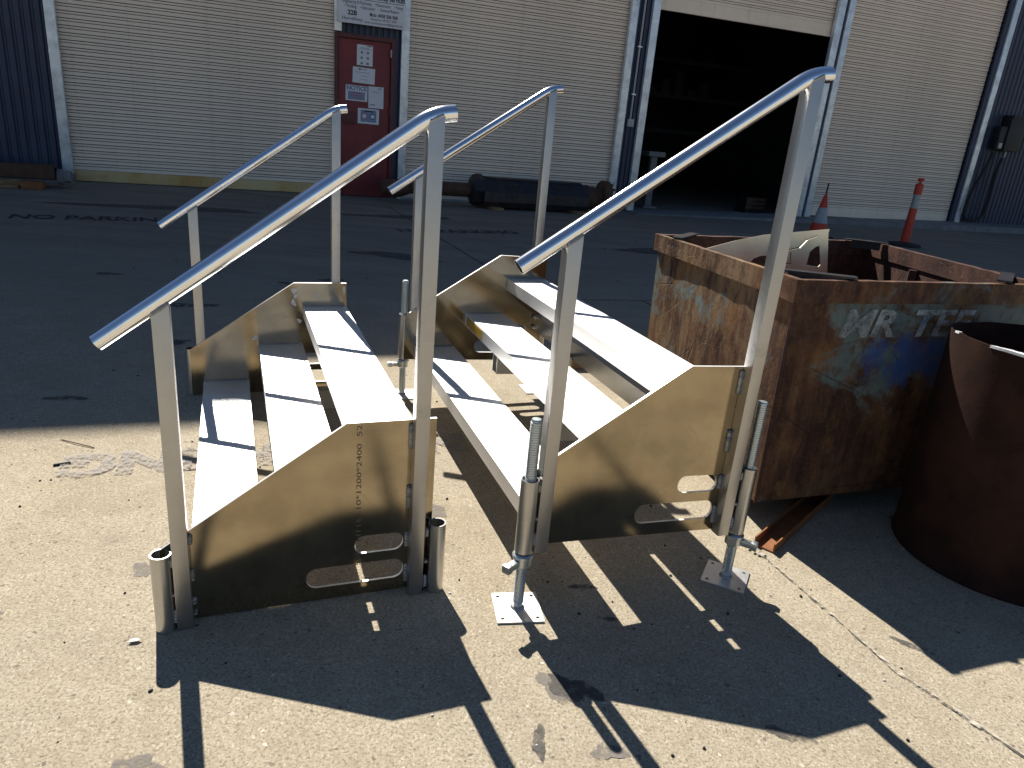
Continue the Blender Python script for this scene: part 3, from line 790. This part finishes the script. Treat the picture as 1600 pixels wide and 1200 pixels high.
def build_unit(name, loc, rz, shear, zrf, zrb, label, lettering, sticker):
    root = empty(name, loc, rz)
    tag(root, label, 'stair unit', 'fabricated aluminium stair units')
    L, hf, hb, us, W, ep, pw = (U[k] for k in ('L', 'hf', 'hb', 'us', 'W', 'ep', 'pw'))
    sl = lambda u: hf + (hb - hf) * u / us
    out = [(0, 0), (L, 0), (L, hb), (us, hb), (0, hf)]
    holes = [stadium(.603, .772, .166, .236, .032), stadium(.440, .776, .050, .128, .036)]
    plates = []
    for y0, y1 in ((0, .010), (W - .010, W)):
        b = MB(); b.prism(out, 'y', y0, y1, holes); pl = b.obj('side_plate', M['plate'], root, smooth=25, shear=shear); plates.append(pl)
        pl.data.materials.append(M['tread'])
        for q in pl.data.polygons:
            if abs(q.normal.y) < 0.5: q.material_index = 1
    if lettering:
        tx = text('5083 H116  10*1200*2400  52', 'stamped_lettering', M['stamp'], plates[0], Matrix.Identity(4), 0.0235)
        ln = max(v.co.x for v in tx.data.vertices)
        tx.data.transform(Matrix.Translation((0.622, -0.0009, 0.118)) @ Matrix.Rotation(rad(90), 4, 'X') @ Matrix.Rotation(rad(90), 4, 'Z') @ Matrix.Diagonal((0.536 / ln, 1, 1, 1)))
    if lettering:                            # wire-brushed white patches round the far welds
        b = MB()
        for k, (mu, mz, rx, ry) in enumerate(((.575, .615, .014, .018), (.585, .585, .013, .016), (.57, .545, .012, .022), (.352, .335, .016, .012), (.60, .435, .013, .013), (.71, .585, .012, .009), (.858, .62, .006, .03))):
            b.bm.faces.new([b.bm.verts.new((q[0], W - .0104, q[1])) for q in blob(mu, mz, rx, ry, 0, 90 + k, 0, 14)])
        tag(b.obj('weld_mark', M['mark'], plates[1], smooth=0), kind='stuff')
    # treads
    for i, (tu, tz) in enumerate(((.064, .0795), (.3713, .2947), (.6244, .5226))):
        b = tread_mesh(.0105, W - .0105)
        for v in b.bm.verts: v.co.x += tu; v.co.z += tz + (shear * tu)
        tr = b.obj('tread', M['tread'], root, smooth=20)
        b = MB()
        for y in (.013, W - .013):
            b.bead((tu + .01, y, tz + .002 + shear * tu), (tu + .236, y, tz + .002 + shear * tu), .0045, seed=i)
        for y in (W - .014,):
            b.bead((tu - .002, y, tz - .065 + shear * tu), (tu - .002, y, tz - .005 + shear * tu), .004, seed=i + 9)
            b.bead((tu + .248, y, tz - .05 + shear * tu), (tu + .248, y, tz - .005 + shear * tu), .004, seed=i + 19)
        tag(b.obj('weld', M['weld'], tr), kind='stuff')
        if sticker and i == 1:
            b = MB(); b.box((tu - .0025, W - .36, tz - .060 + shear * tu), (tu - .0005, W - .05, tz - .010 + shear * tu)); b.obj('sticker', M['yellow'], tr, smooth=0)
    # rear beam and brackets under the middle tread
    b = MB()
    zb = .205; ub = .825
    b.prism([(ub, zb), (ub + .05, zb), (ub + .05, zb + .005), (ub + .005, zb + .005), (ub + .005, zb + .095), (ub + .05, zb + .095), (ub + .05, zb + .10), (ub, zb + .10)], 'y', .011, W - .011)
    bm_ = b.obj('rear_beam', M['tube'], root, smooth=0, shear=shear)
    b = MB()
    for z in (zb + .02, zb + .085): b.tube([(ub - .014, W - .03, z), (ub + .0005, W - .03, z)], .011, 6)
    b.obj('bolt', M['zinc'], bm_, shear=shear)
    for v in (.62, 1.50):
        b = MB()
        b.box((.380, v - .036, .122), (.822, v - .032, .2225)); b.box((.380, v + .032, .122), (.822, v + .036, .2225))
        b.box((.380, v - .0318, .122), (.822, v + .0318, .126)); b.box((.380, v - .0318, .2185), (.822, v + .0318, .2225))
        b.box((.384, v - .0316, .1265), (.388, v + .0316, .218))
        b.obj('tread_bracket', M['tube'], root, smooth=0, shear=shear)
        b = MB(); b.box((.3805, v - .0312, .1268), (.3835, v + .0312, .2178)); b.obj('mouth_shade', M['dark'], root, smooth=0, shear=shear)  # dark sheet stands in for the shaded hollow of the open tube
    # posts, sockets, rails
    pf, pb_ = ep, L - ep - pw
    m = lambda u: zrf + (zrb - zrf) * (u - pf - pw / 2) / (L - 2 * ep - pw)
    for side, (v0, v1) in enumerate(((-pw, 0.0), (W, W + pw))):
        vc = (v0 + v1) / 2
        g_ = 0.0006 if side == 0 else -0.0006
        for u0 in (pf, pb_):
            zt = (m(u0 + pw / 2) - 0.022) if u0 == pf else (zrb - 0.012)
            b = MB()
            vs0 = v0 + (0 if side == 0 else 0.0006); vs1 = v1 - (0.0006 if side == 0 else 0)
            b.box((u0, vs0, -0.004), (u0 + pw, vs1, zt), 0.0025)
            # mitre the head to the pitch of the rail
            for v in b.bm.verts:
                if v.co.z > 0.8: v.co.z += (v.co.x - u0 - pw / 2) * (0.72 if u0 == pf else 0.5)
            po = b.obj('post', M['post'], root, smooth=30, shear=shear)
            b = MB()
            vface = v0 if side == 0 else v1
            # runs down the inner corner between post and plate
            ue = u0 + pw + .004 if u0 == pf else u0 - .004
            vy = -0.003 if side == 0 else W + .003
            top = sl(ue) if u0 == pf else hb
            segs = [(top - .05, top - .012), (.145, .19), (.055, .085), (.015, .035)] if u0 == pf else [(hb - .105, hb - .012), (.33, .42), (.175, .235), (.03, .105)]
            for k, (a, c) in enumerate(segs): b.bead((ue, vy, a), (ue, vy, c), .0072, seed=k + 31)
            # cap weld round the rail saddle
            zc = zt
            for dv in (v0 + .003, v1 - .003):
                sg_ = 0.72 if u0 == pf else 0.5
                b.bead((u0, dv, zc - .5 * pw * sg_ + .002), (u0 + pw, dv, zc + .5 * pw * sg_ + .002), .005, seed=71)
            b.bead((u0 - .001, v0 + .006, zc - .5 * pw * .72), (u0 - .001, v1 - .006, zc - .5 * pw * .72), .005, seed=73)
            tag(b.obj('weld', M['weld'], po, shear=shear), kind='stuff')
        for uc in (.0035, .887 if True else 0):
            b = MB(); b.tube([(uc, vc, -.003), (uc, vc, .272)], .0315, 28, inner=.0265)
            so_ = b.obj('socket_tube', M['tube'], root, smooth=40, shear=shear)
            b = MB()
            e = pf if uc < .1 else pb_ + pw
            uw = (uc + (.030 if uc < .1 else -.030))
            for k, (a, c) in enumerate(((.225, .262), (.02, .07), (.12, .135))):
                b.bead(((e + uw) / 2, vc - .012, a), ((e + uw) / 2, vc - .012, c), .0075, seed=k + 51)
            tag(b.obj('weld', M['weld'], so_, shear=shear), kind='stuff')
        # handrail: straight rake, easing over to a short near-level end
        path = []
        u_e, u_b, u_k = -.104, .760, .872
        for k in range(13):
            q = u_e + (u_b - u_e) * k / 12
            path.append((q, vc, m(q) + .002))
        s0 = (m(1) - m(0)); s1 = 0.16
        z = m(u_b) + .002; q = u_b
        N = 14
        for k in range(N):
            f_ = (k + .5) / N
            du = (u_k + 0.0 - u_b) / N
            s_ = s0 + (s1 - s0) * min(1, f_ * 1.25)
            q += du; z += s_ * du
            path.append((q, vc, z))
        b = MB(); b.tube(path, .0243, 32, inner=.0205)
        b.obj('handrail', M['rail'], root, smooth=40, shear=shear)
    return root
X1, Y1, R1 = -1.0495, 1.8965, 22.222
X2, Y2, Z2, R2, SH2 = .0780, 2.1568, .2447, 20.956, -.0333
build_unit('stair_unit', (X1, Y1, 0.0045), R1, 0.0, 1.0748, 1.6216, 'left aluminium stair unit standing directly on the slab without jacks', True, False)
build_unit('stair_unit', (X2, Y2, Z2), R2, SH2, 1.0895, 1.6237, 'right aluminium stair unit raised on threaded screw jacks beside the rusty bin', False, True)

def screw_jack(u, v, prot, wing, top, zsock, label):
    c, s_ = math.cos(rad(R2)), math.sin(rad(R2))
    x, y = X2 + u * c - v * s_, Y2 + u * s_ + v * c
    o = empty('screw_jack', (x, y, 0), 0)
    tag(o, label, 'screw jack', 'screw jacks under the right stair unit')
    b = MB()
    prof = [(.0175, .008)]
    z = .03
    while z < top - .008:
        prof += [(.0165, z), (.0195, z + .0022), (.0195, z + .0042), (.0165, z + .0064)]
        z += .0086
    prof += [(.0175, top - .004), (.015, top)]
    b.lathe(prof, 20)
    b.obj('threaded_rod', M['zinc'], o, smooth=30)
    b = MB()
    hs = [[(hx + .007 * math.cos(2 * math.pi * k / 10), hy + .007 * math.sin(2 * math.pi * k / 10)) for k in range(10)] for hx in (-.062, .062) for hy in (-.062, .062)]
    b.prism([(-.083, -.083), (.083, -.083), (.083, .083), (-.083, .083)], 'z', .001, .0075, hs)
    pl = b.obj('base_plate', M['jackplate'], o, smooth=20); pl.rotation_euler = (0, 0, rad(prot))
    b = MB(); b.lathe([(.026, .0078), (.020, .016)], 18); b.obj('weld', M['weld'], o)
    nb = MB()
    nb.lathe([(.0275, zsock - .052), (.032, zsock - .048), (.032, zsock - .022), (.036, zsock - .018), (.036, zsock - .008), (.030, zsock - .003)], 24)
    nut = nb.obj('wing_nut', M['zinc'], o, smooth=40)
    nb = MB()
    nb.box((.026, -.013, zsock - .046), (.088, .013, zsock - .022), .004)
    nb.box((.068, -.0155, zsock - .049), (.092, .0155, zsock - .019), .004)
    wg = nb.obj('nut_wing', M['zinc'], nut); wg.rotation_euler = (0, 0, rad(wing))
    return o
screw_jack(.0035, -.024, 11, 232, .733, Z2 - .008, 'screw jack with square foot at near front corner of right stair')
screw_jack(.887, -.024, -24, -28, .752, Z2 - .036, 'screw jack with turned foot plate at near rear corner beside the bin')
screw_jack(.0035, 2.0952 + .024, 15, 200, .720, Z2 - .008, 'screw jack at the far front corner of the right stair')
screw_jack(.887, 2.0952 + .024, 20, 40, .60, Z2 - .036, 'screw jack at the far rear corner half hidden behind treads')

# timber block lying behind the right stair
b = MB(); b.box((-.2, -.045, 0), (.2, .045, .10), .006)
o = b.obj('timber_block', M['wood']); o.location = (.345, 4.98, 0.002); o.rotation_euler = (0, 0, rad(18))
tag(o, 'sunlit sawn timber block on the slab behind the right stair', 'timber block')

# ------------------------------------------------------------------ waste bin
KB = .904
BA = Vector((1.244, 3.171)) * KB; BANG = math.degrees(math.atan2(.344, .939))
bx = Vector((.939, .344)).normalized(); by = Vector((-bx.y, bx.x))
def bl(x, y):
    d = Vector((x, y)) * KB - BA
    return Vector((d.dot(bx), d.dot(by)))
cn = [bl(x / KB, y / KB) for x, y in ((1.125, 2.867), (2.487, 3.366), (2.43, 5.11), (.785, 4.345))]     # near-left, near-right, far-right, far-left
BN = empty('waste_bin', (BA.x, BA.y, 0), BANG)
BN.rotation_euler = (rad(-1.53), 0, rad(BANG))     # settles a little to the back
tag(BN, 'open rusty steel waste bin with remains of pale blue paint', 'waste bin')
cen = sum(cn, Vector((0, 0))) / 4
def inset(q, d, z):
    v = (q - cen).normalized()
    return Vector((*(q - v * d), z))
ZT, ZB = 1.13, .11
walls = ('near', 'right', 'far', 'left')
def wall_panel(i, d0, d1, t=.006):
    a, c = cn[i], cn[(i + 1) % 4]
    b = MB()
    N, K = 14, 8
    gridO, gridI = [], []
    for k in range(K + 1):
        f = k / K
        ro, ri = [], []
        for j in range(N + 1):
            h = j / N
            q0 = inset(a, .045, ZB).lerp(inset(c, .045, ZB), h); q1 = inset(a, .035, ZT - .095).lerp(inset(c, .035, ZT - .095), h)
            q = q0.lerp(q1, f)
            nn = (c - a).normalized(); nn = Vector((nn.y, -nn.x, 0))
            e = math.sin(math.pi * h) * math.sin(math.pi * f)
            dent = .022 * e * mnoise.noise(Vector((h * 3 + i * 7, f * 3, 0.3)))
            ro.append(b.bm.verts.new(q + nn * dent)); ri.append(b.bm.verts.new(q + nn * (dent - t)))
        gridO.append(ro); gridI.append(ri)
    for k in range(K):
        for j in range(N):
            b.bm.faces.new((gridO[k][j], gridO[k][j + 1], gridO[k + 1][j + 1], gridO[k + 1][j]))
            b.bm.faces.new((gridI[k][j], gridI[k + 1][j], gridI[k + 1][j + 1], gridI[k][j + 1]))
    o = b.obj('side_wall', M['bin'], BN, smooth=50)
    o.data.materials.append(M['rust'])
    for q in o.data.polygons:
        if q.index % 2: q.material_index = 1
    return o
for i in range(4): wall_panel(i, 0, 0)
b = MB(); b.bm.faces.new([b.bm.verts.new(inset(q, .050, ZB + .03)) for q in cn]); b.bm.faces.new([b.bm.verts.new(inset(q, .050, ZB + .004)) for q in cn]); b.obj('floor_plate', M['rust'], BN, smooth=0)
for i in range(4):                          # rim: hollow top rail along each side
    a, c = cn[i], cn[(i + 1) % 4]
    b = MB()
    dirv = (c - a).normalized(); nn = Vector((dirv.y, -dirv.x))
    Ls = (c - a).length
    N = 22
    rings = []
    for j in range(N + 1):
        q = a.lerp(c, j / N)
        jit = .004 * mnoise.noise(Vector((j * .9, i * 5, 1)))
        o1 = Vector((*(q - nn * .002), 0)); o2 = Vector((*(q - nn * .040), 0))
        if j == 0: o1 += Vector((*(-dirv * .0), 0))
        rings.append([b.bm.verts.new(o1 + Vector((jit * nn.x, jit * nn.y, ZT - .095))), b.bm.verts.new(o1 + Vector((jit * nn.x, jit * nn.y, ZT + jit * .7))), b.bm.verts.new(o2 + Vector((0, 0, ZT + jit * .7 - .001))), b.bm.verts.new(o2 + Vector((0, 0, ZT - .095)))])
    for A, B in zip(rings, rings[1:]):
        for k in range(4): b.bm.faces.new((A[k], B[k], B[(k + 1) % 4], A[(k + 1) % 4]))
    b.bm.faces.new(rings[0]); b.bm.faces.new(rings[-1][::-1])
    # near rail is a hair higher than its neighbours, so overlapping corners never share a plane
    for v in b.bm.verts: v.co.z += .0015 * (i % 2)
    b.obj('top_rail', M['rim'] if i in (0, 3) else M['rust'], BN, smooth=30)
for i in range(4):                          # diagonal corner braces laid on the rim
    q, a, c = cn[i], cn[i - 1], cn[(i + 1) % 4]
    p0 = q + (a - q).normalized() * (.30 if i else .22); p1 = q + (c - q).normalized() * (.30 if i else .34)
    b = MB()
    d = (p1 - p0); L_ = d.length; an = math.atan2(d.y, d.x)
    b.box((.03, -.03, 0), (L_ - .03, .03, .008)); b.box((.075, -.03, -.05), (L_ - .075, -.022, -.0005))
    o = b.obj('corner_brace', M['blacksteel'], BN, smooth=0); o.location = (p0.x, p0.y, ZT + .007); o.rotation_euler = (0, 0, an)
for i, fr in ((1, .62), (2, .45)):           # ribs inside the far walls
    a, c = cn[i], cn[(i + 1) % 4]
    q = a.lerp(c, fr); t0 = inset(q, .10, ZB + .04); t1 = inset(q, .065, ZT - .1)
    b = MB(); b.tube([t0, t1], .03, 4); b.obj('stiffener', M['rust'], BN, smooth=0)
b = MB(); b.tube([inset(cn[0], .043, ZB), inset(cn[0], .032, ZT - .1)], .008, 8); b.obj('corner_seam', M['rust'], BN)
for fr in (.22, .78):                       # skids that hold the bin off the slab
    pa = cn[0].lerp(cn[1], fr); pb2 = cn[3].lerp(cn[2], fr)
    pa, pb2 = pa.lerp(pb2, .14), pa.lerp(pb2, .86)
    d = pb2 - pa
    b = MB(); b.box((0, -.05, .002), (d.length, .05, ZB + .003), .004)
    o = b.obj('skid', M['rust'], BN); o.location = (pa.x, pa.y, 0); o.rotation_euler = (0, 0, math.atan2(d.y, d.x))
# letters on the near side
tm = Matrix.Translation((.43, .014, .808)) @ Matrix.Rotation(rad(90 - 4), 4, 'X')
q0 = inset(cn[0], .045, ZB).lerp(inset(cn[1], .045, ZB), .4); q1 = inset(cn[0], .035, ZT - .095).lerp(inset(cn[1], .035, ZT - .095), .4)
def near_m(x, z):
    f = (z - ZB) / (ZT - .095 - ZB); h = x / (cn[1] - cn[0]).length
    q = inset(cn[0], .045, ZB).lerp(inset(cn[1], .045, ZB), h).lerp(inset(cn[0], .035, ZT - .095).lerp(inset(cn[1], .035, ZT - .095), h), f)
    tilt = math.degrees(math.atan2(.007, .925))
    return Matrix.Translation((q.x, q.y - .010, q.z)) @ Matrix.Rotation(rad(90 + tilt * .9), 4, 'X')
text('MR', 'painted_lettering', M['worn_white'], BN, near_m(.258, .888), 0.167, 1.30, shear=.2, bold=.005)
text('TEE', 'painted_lettering', M['worn_white'], BN, near_m(.665, .888), 0.167, 1.30, shear=.2, bold=.005)

# offcut sheet standing in the bin
sh = empty('offcut_sheet', (0, 0, 1.6 * (1 - .904)), 20.0)
sh.scale = (.904, .904, .904)
def r2(q): return q
outl = [(2.50, .42), (3.43, .42), (3.433, .90), (3.378, 1.160), (3.381, 1.184), (2.9, 1.13), (2.70, 1.089), (2.50, 1.035)]
win = [(3.255, .955), (3.352, .945), (3.363, .960), (3.328, 1.078), (3.30, 1.070), (3.262, 1.038)]
arc = [(2.80, .80), (3.02, .80), (3.00, .985), (2.965, 1.005), (2.90, 1.003), (2.85, .985), (2.815, .945)]
slot = [(3.080, .955), (3.086, .955), (3.135, .955), (3.120, 1.030), (3.112, 1.030), (3.128, .962), (3.080, .962)]
cut = [(3.02, 1.022), (3.18, 1.060), (3.225, 1.108), (3.295, 1.135), (3.292, 1.142), (3.218, 1.114), (3.174, 1.067), (3.02, 1.029)]
b = MB(); b.prism(outl, 'y', 3.70, 3.704, [win, arc, slot, cut])
for v in b.bm.verts: v.co.y += (v.co.z - 1.1) * .04
b.obj('sheet_body', M['sheet'], sh, smooth=0)
tag(sh, 'pale laser-cut metal offcut with window cut-outs standing inside the rusty bin', 'metal sheet')

# ------------------------------------------------------------------ rusty drum
dr = empty('steel_drum', (2.228, 2.832, 0), 0)
tag(dr, 'open dark rusty steel drum at right edge before the bin', 'drum')
b = MB()
R_, Hh, N = .422, .968, 72
def rim(a): return Hh + .010 * math.sin(2 * a + 1) + .006 * mnoise.noise(Vector((math.cos(a) * 4, math.sin(a) * 4, 2)))
cols_o, cols_i = [], []
for k in range(N):
    a = 2 * math.pi * k / N
    dnt = .006 * mnoise.noise(Vector((math.cos(a) * 2, math.sin(a) * 2, 0)))
    zs = [0, .012, .02, .16, .32, .48, .64, .80, 1.0]
    co, ci = [], []
    for z in zs:
        zz = z if z < 1 else rim(a)
        rr = R_ + dnt * min(1, zz) + (.006 if z == .012 else 0)
        co.append(b.bm.verts.new((rr * math.cos(a), rr * math.sin(a), zz)))
        ci.append(b.bm.verts.new(((rr - .006) * math.cos(a), (rr - .006) * math.sin(a), max(zz, .006))))
    cols_o.append(co); cols_i.append(ci)
for k in range(N):
    A, B = cols_o[k], cols_o[(k + 1) % N]; C_, D_ = cols_i[k], cols_i[(k + 1) % N]
    for j in range(len(A) - 1):
        b.bm.faces.new((A[j], B[j], B[j + 1], A[j + 1])); b.bm.faces.new((C_[j], C_[j + 1], D_[j + 1], D_[j]))
    b.bm.faces.new((A[-1], B[-1], D_[-1], C_[-1]))
b.obj('shell', M['drum'], dr, smooth=40)
b = MB(); b.lathe([(R_ - .004, .02), (R_ - .004, .03)], 48); b.obj('drum_base', M['rust'], dr)
# turned-over lip along part of the near rim, its sun glint painted white
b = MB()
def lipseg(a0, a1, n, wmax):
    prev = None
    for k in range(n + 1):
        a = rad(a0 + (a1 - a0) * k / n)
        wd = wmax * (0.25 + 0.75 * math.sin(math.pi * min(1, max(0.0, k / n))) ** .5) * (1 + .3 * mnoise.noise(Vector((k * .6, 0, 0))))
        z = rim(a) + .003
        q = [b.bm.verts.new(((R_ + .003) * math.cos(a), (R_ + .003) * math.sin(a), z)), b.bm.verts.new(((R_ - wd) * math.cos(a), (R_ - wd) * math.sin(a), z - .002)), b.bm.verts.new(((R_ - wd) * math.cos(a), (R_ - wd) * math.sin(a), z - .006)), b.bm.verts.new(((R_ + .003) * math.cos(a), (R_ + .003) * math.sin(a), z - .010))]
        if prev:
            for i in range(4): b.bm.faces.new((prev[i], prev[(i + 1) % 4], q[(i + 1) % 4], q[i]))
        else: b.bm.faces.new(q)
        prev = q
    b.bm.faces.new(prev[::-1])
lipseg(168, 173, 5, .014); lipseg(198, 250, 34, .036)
b.obj('bent_lip', M['glintlip'], dr, smooth=40)

# rusty channel offcut on the slab
ch = MB()
ch.prism([(-.045, 0), (.045, 0), (.045, .042), (.039, .042), (.039, .006), (-.039, .006), (-.039, .042), (-.045, .042)], 'y', 0, .75)
o = ch.obj('steel_channel', M['channel'], smooth=0); o.location = (1.14, 2.69, .002); o.rotation_euler = (0, 0, rad(-40))
tag(o, 'short rusty orange steel channel lying on slab under the bin edge', 'steel channel')
pp = MB()
for (x, y) in ((1.09, 2.645), (1.105, 2.63), (1.115, 2.66), (1.13, 2.635), (1.075, 2.67)):
    bmesh.ops.create_icosphere(pp.bm, subdivisions=1, radius=1, matrix=Matrix.Translation((x, y, .003)) @ Matrix.Diagonal((.007, .005, .004, 1)))
tag(pp.obj('slag_bits', M['rubber'], smooth=60), kind='stuff')

# ------------------------------------------------------------------ cone, bollard
cx, cy = 6.25, 15.75
cn_ = empty('traffic_cone', (cx, cy, 0), 12)
b = MB(); b.box((-.24, -.24, 0), (.24, .24, .045), .015); b.obj('cone_base', M['rubber'], cn_)
prof = lambda z: .20 - .165 * (z - .045) / .83
for nm, z0, z1, m, e in (('cone_body', .045, .30, M['orange'], 0), ('reflective_band', .30, .62, M['reflect'], .002), ('cone_tip', .62, .875, M['orange'], 0)):
    b = MB(); b.lathe([(prof(z0) + e, z0), (prof(z1) + e, z1)] + ([(.028, .885)] if nm == 'cone_tip' else []), 28); b.obj(nm, m, cn_)
b = MB(); b.tube([(0, 0, .886), (.004, 0, 1.12)], .017, 8); b.obj('stick', M['blackbox'], cn_)
tag(cn_, 'orange traffic cone with a black stick in its tip behind the bin', 'traffic cone')
bo = empty('bollard', (8.03, 15.54, 0), 0)
b = MB(); b.lathe([(.33, 0), (.33, .03), (.30, .055), (.12, .075), (.10, .09)], 32); b.obj('base', M['rubber'], bo)
b = MB(); b.lathe([(.093, .09), (.075, .78)], 24); b.obj('lower_post', M['orange'], bo)
b = MB(); b.lathe([(.072, .781), (.068, 1.06)], 24); b.obj('reflective_band', M['reflect'], bo)
b = MB(); b.lathe([(.076, 1.061), (.080, 1.25), (.070, 1.275), (.03, 1.28), (.028, 1.33), (.062, 1.335), (.066, 1.365), (.045, 1.39)], 24); b.obj('cap', M['orange'], bo)
tag(bo, 'slim orange bollard with grey band and round black base', 'bollard')

# ------------------------------------------------------------------ machine part before the second roller door
mc = empty('hydraulic_ram', bw(4.35, 14.95), BR)
tag(mc, 'long dark rusty hydraulic ram lying on timbers before second roller door', 'machine part')
b = MB()
b.lathe([(.20, -.02), (.30, .02), (.33, .10), (.33, .22)], 8, (0, 0, .36), 'x')
b.obj('end_collar', M['blacksteel'], mc, smooth=20)
b = MB()
b.prism([(-.30, .06), (.30, .06), (.34, .16), (.34, .36), (.22, .60), (-.22, .60), (-.34, .36), (-.34, .16)], 'x', .22, 2.62)
b.prism([(-.24, .602), (.24, .602), (.20, .64), (-.20, .64)], 'x', .32, 2.45)
b.obj('body', M['blacksteel'], mc, smooth=0)
b = MB()
b.lathe([(.25, 2.625), (.25, 2.85), (.20, 2.90), (.20, 3.0)], 20, (0, 0, .33), 'x'); b.obj('neck', M['brownsteel'], mc)
b = MB()
b.lathe([(.20, 3.0), (.30, 3.02), (.33, 3.08), (.31, 3.2), (.20, 3.24)], 14, (0, 0, .40), 'x')
for k in range(10):
    a = 2 * math.pi * k / 10
    b.tube([(3.18, .25 * math.cos(a), .40 + .25 * math.sin(a)), (3.28, .25 * math.cos(a), .40 + .25 * math.sin(a))], .03, 6)
b.obj('flange', M['brownsteel'], mc, smooth=25)
b = MB(); b.lathe([(.11, -1.30), (.135, -1.28), (.135, -.78), (.12, -.77), (.12, -.62), (.14, -.61), (.14, -.02)], 18, (0, 0, .34), 'x'); b.obj('rod', M['brownsteel'], mc)
b = MB(); b.lathe([(.05, -1.9), (.16, -1.86), (.18, -1.5), (.11, -1.30)], 14, (0, 0, .30), 'x'); b.obj('rod_eye', M['brownsteel'], mc)
b = MB(); b.tube([(-1.5, -.16, .12), (-.1, -.16, .12)], .028, 8); b.obj('pipe', M['apron'], mc)
b = MB()
for (x, z, rr) in ((.85, .30, .04), (1.9, .30, .035), (.9, .52, .035)): b.lathe([(rr, -.345 if z < .4 else -.28), (rr * .8, -.37 if z < .4 else -.31)], 10, (x, 0, z), 'y')
b.lathe([(.055, -.342), (.05, -.362)], 12, (1.55, 0, .27), 'y')
b.obj('port', M['brownsteel'], mc)
for (x, lab) in ((.45, 'timber block under left end of the hydraulic ram'), (2.35, 'timber block under right end of the hydraulic ram')):
    b = MB(); b.box((-.11, -.55, 0), (.11, .35, .058), .008)
    o = b.obj('timber_bearer', M['wood']); o.location = bw(4.35 + x, 14.95, .001); o.rotation_euler = (0, 0, rad(BR + 4))
    tag(o, lab, 'timber block', 'timbers under the hydraulic ram')

# ------------------------------------------------------------------ salvage stacked at the left
def pile(name, a, c, m, label, cat, bev=.01):
    b = MB(); b.box(a, c, bev)
    o = b.obj(name, m); o.location = bw(-3.6, 14.4); o.rotation_euler = (0, 0, rad(BR))
    return tag(o, label, cat)
b = MB()
b.prism([(-.12, .16), (.14, .16), (.14, .20), (-.08, .20), (-.08, .34), (.14, .34), (.14, .38), (-.12, .38)], 'x', -3.4, .46)
o = b.obj('steel_beam', M['brownsteel'], smooth=0); o.location = bw(-3.6, 14.55); o.rotation_euler = (0, 0, rad(BR)); tag(o, 'long brown channel beam lying against the wall at far left', 'steel beam')
b = MB(); b.tube([(-3.2, .30, .24), (.40, .30, .24)], .13, 14, inner=.115)
o = b.obj('blue_pipe', M['navy']); o.location = bw(-3.6, 14.5); o.rotation_euler = (0, 0, rad(BR)); tag(o, 'dark blue pipe lying behind the brown beam at far left', 'pipe')
pile('timber_beam', (-3.4, -.22, .003), (-.02, -.12, .055), M['wood'], 'thin brown timber lying lowest in the heap at far left', 'timber')
pile('timber_bearer', (-3.4, -.10, .003), (.0, .02, .13), M['wood'], 'thicker brown timber behind the thin one at far left', 'timber')
pile('yellow_block', (.02, -.26, .003), (.33, -.02, .13), M['channel'], 'small ochre block at the end of timbers at far left', 'block')
b = MB(); b.lathe([(.10, 0), (.13, .02), (.13, .10), (.10, .12), (.10, .22)], 16, (0, 0, .17), 'x')
o = b.obj('pipe_flange', M['apron'], smooth=30); o.location = bw(-3.14, 14.62, 0.02); o.rotation_euler = (0, 0, rad(BR)); tag(o, 'grey ribbed flange at the right end of the left heap', 'flange')

S.render.resolution_x, S.render.resolution_y = 1024, 768
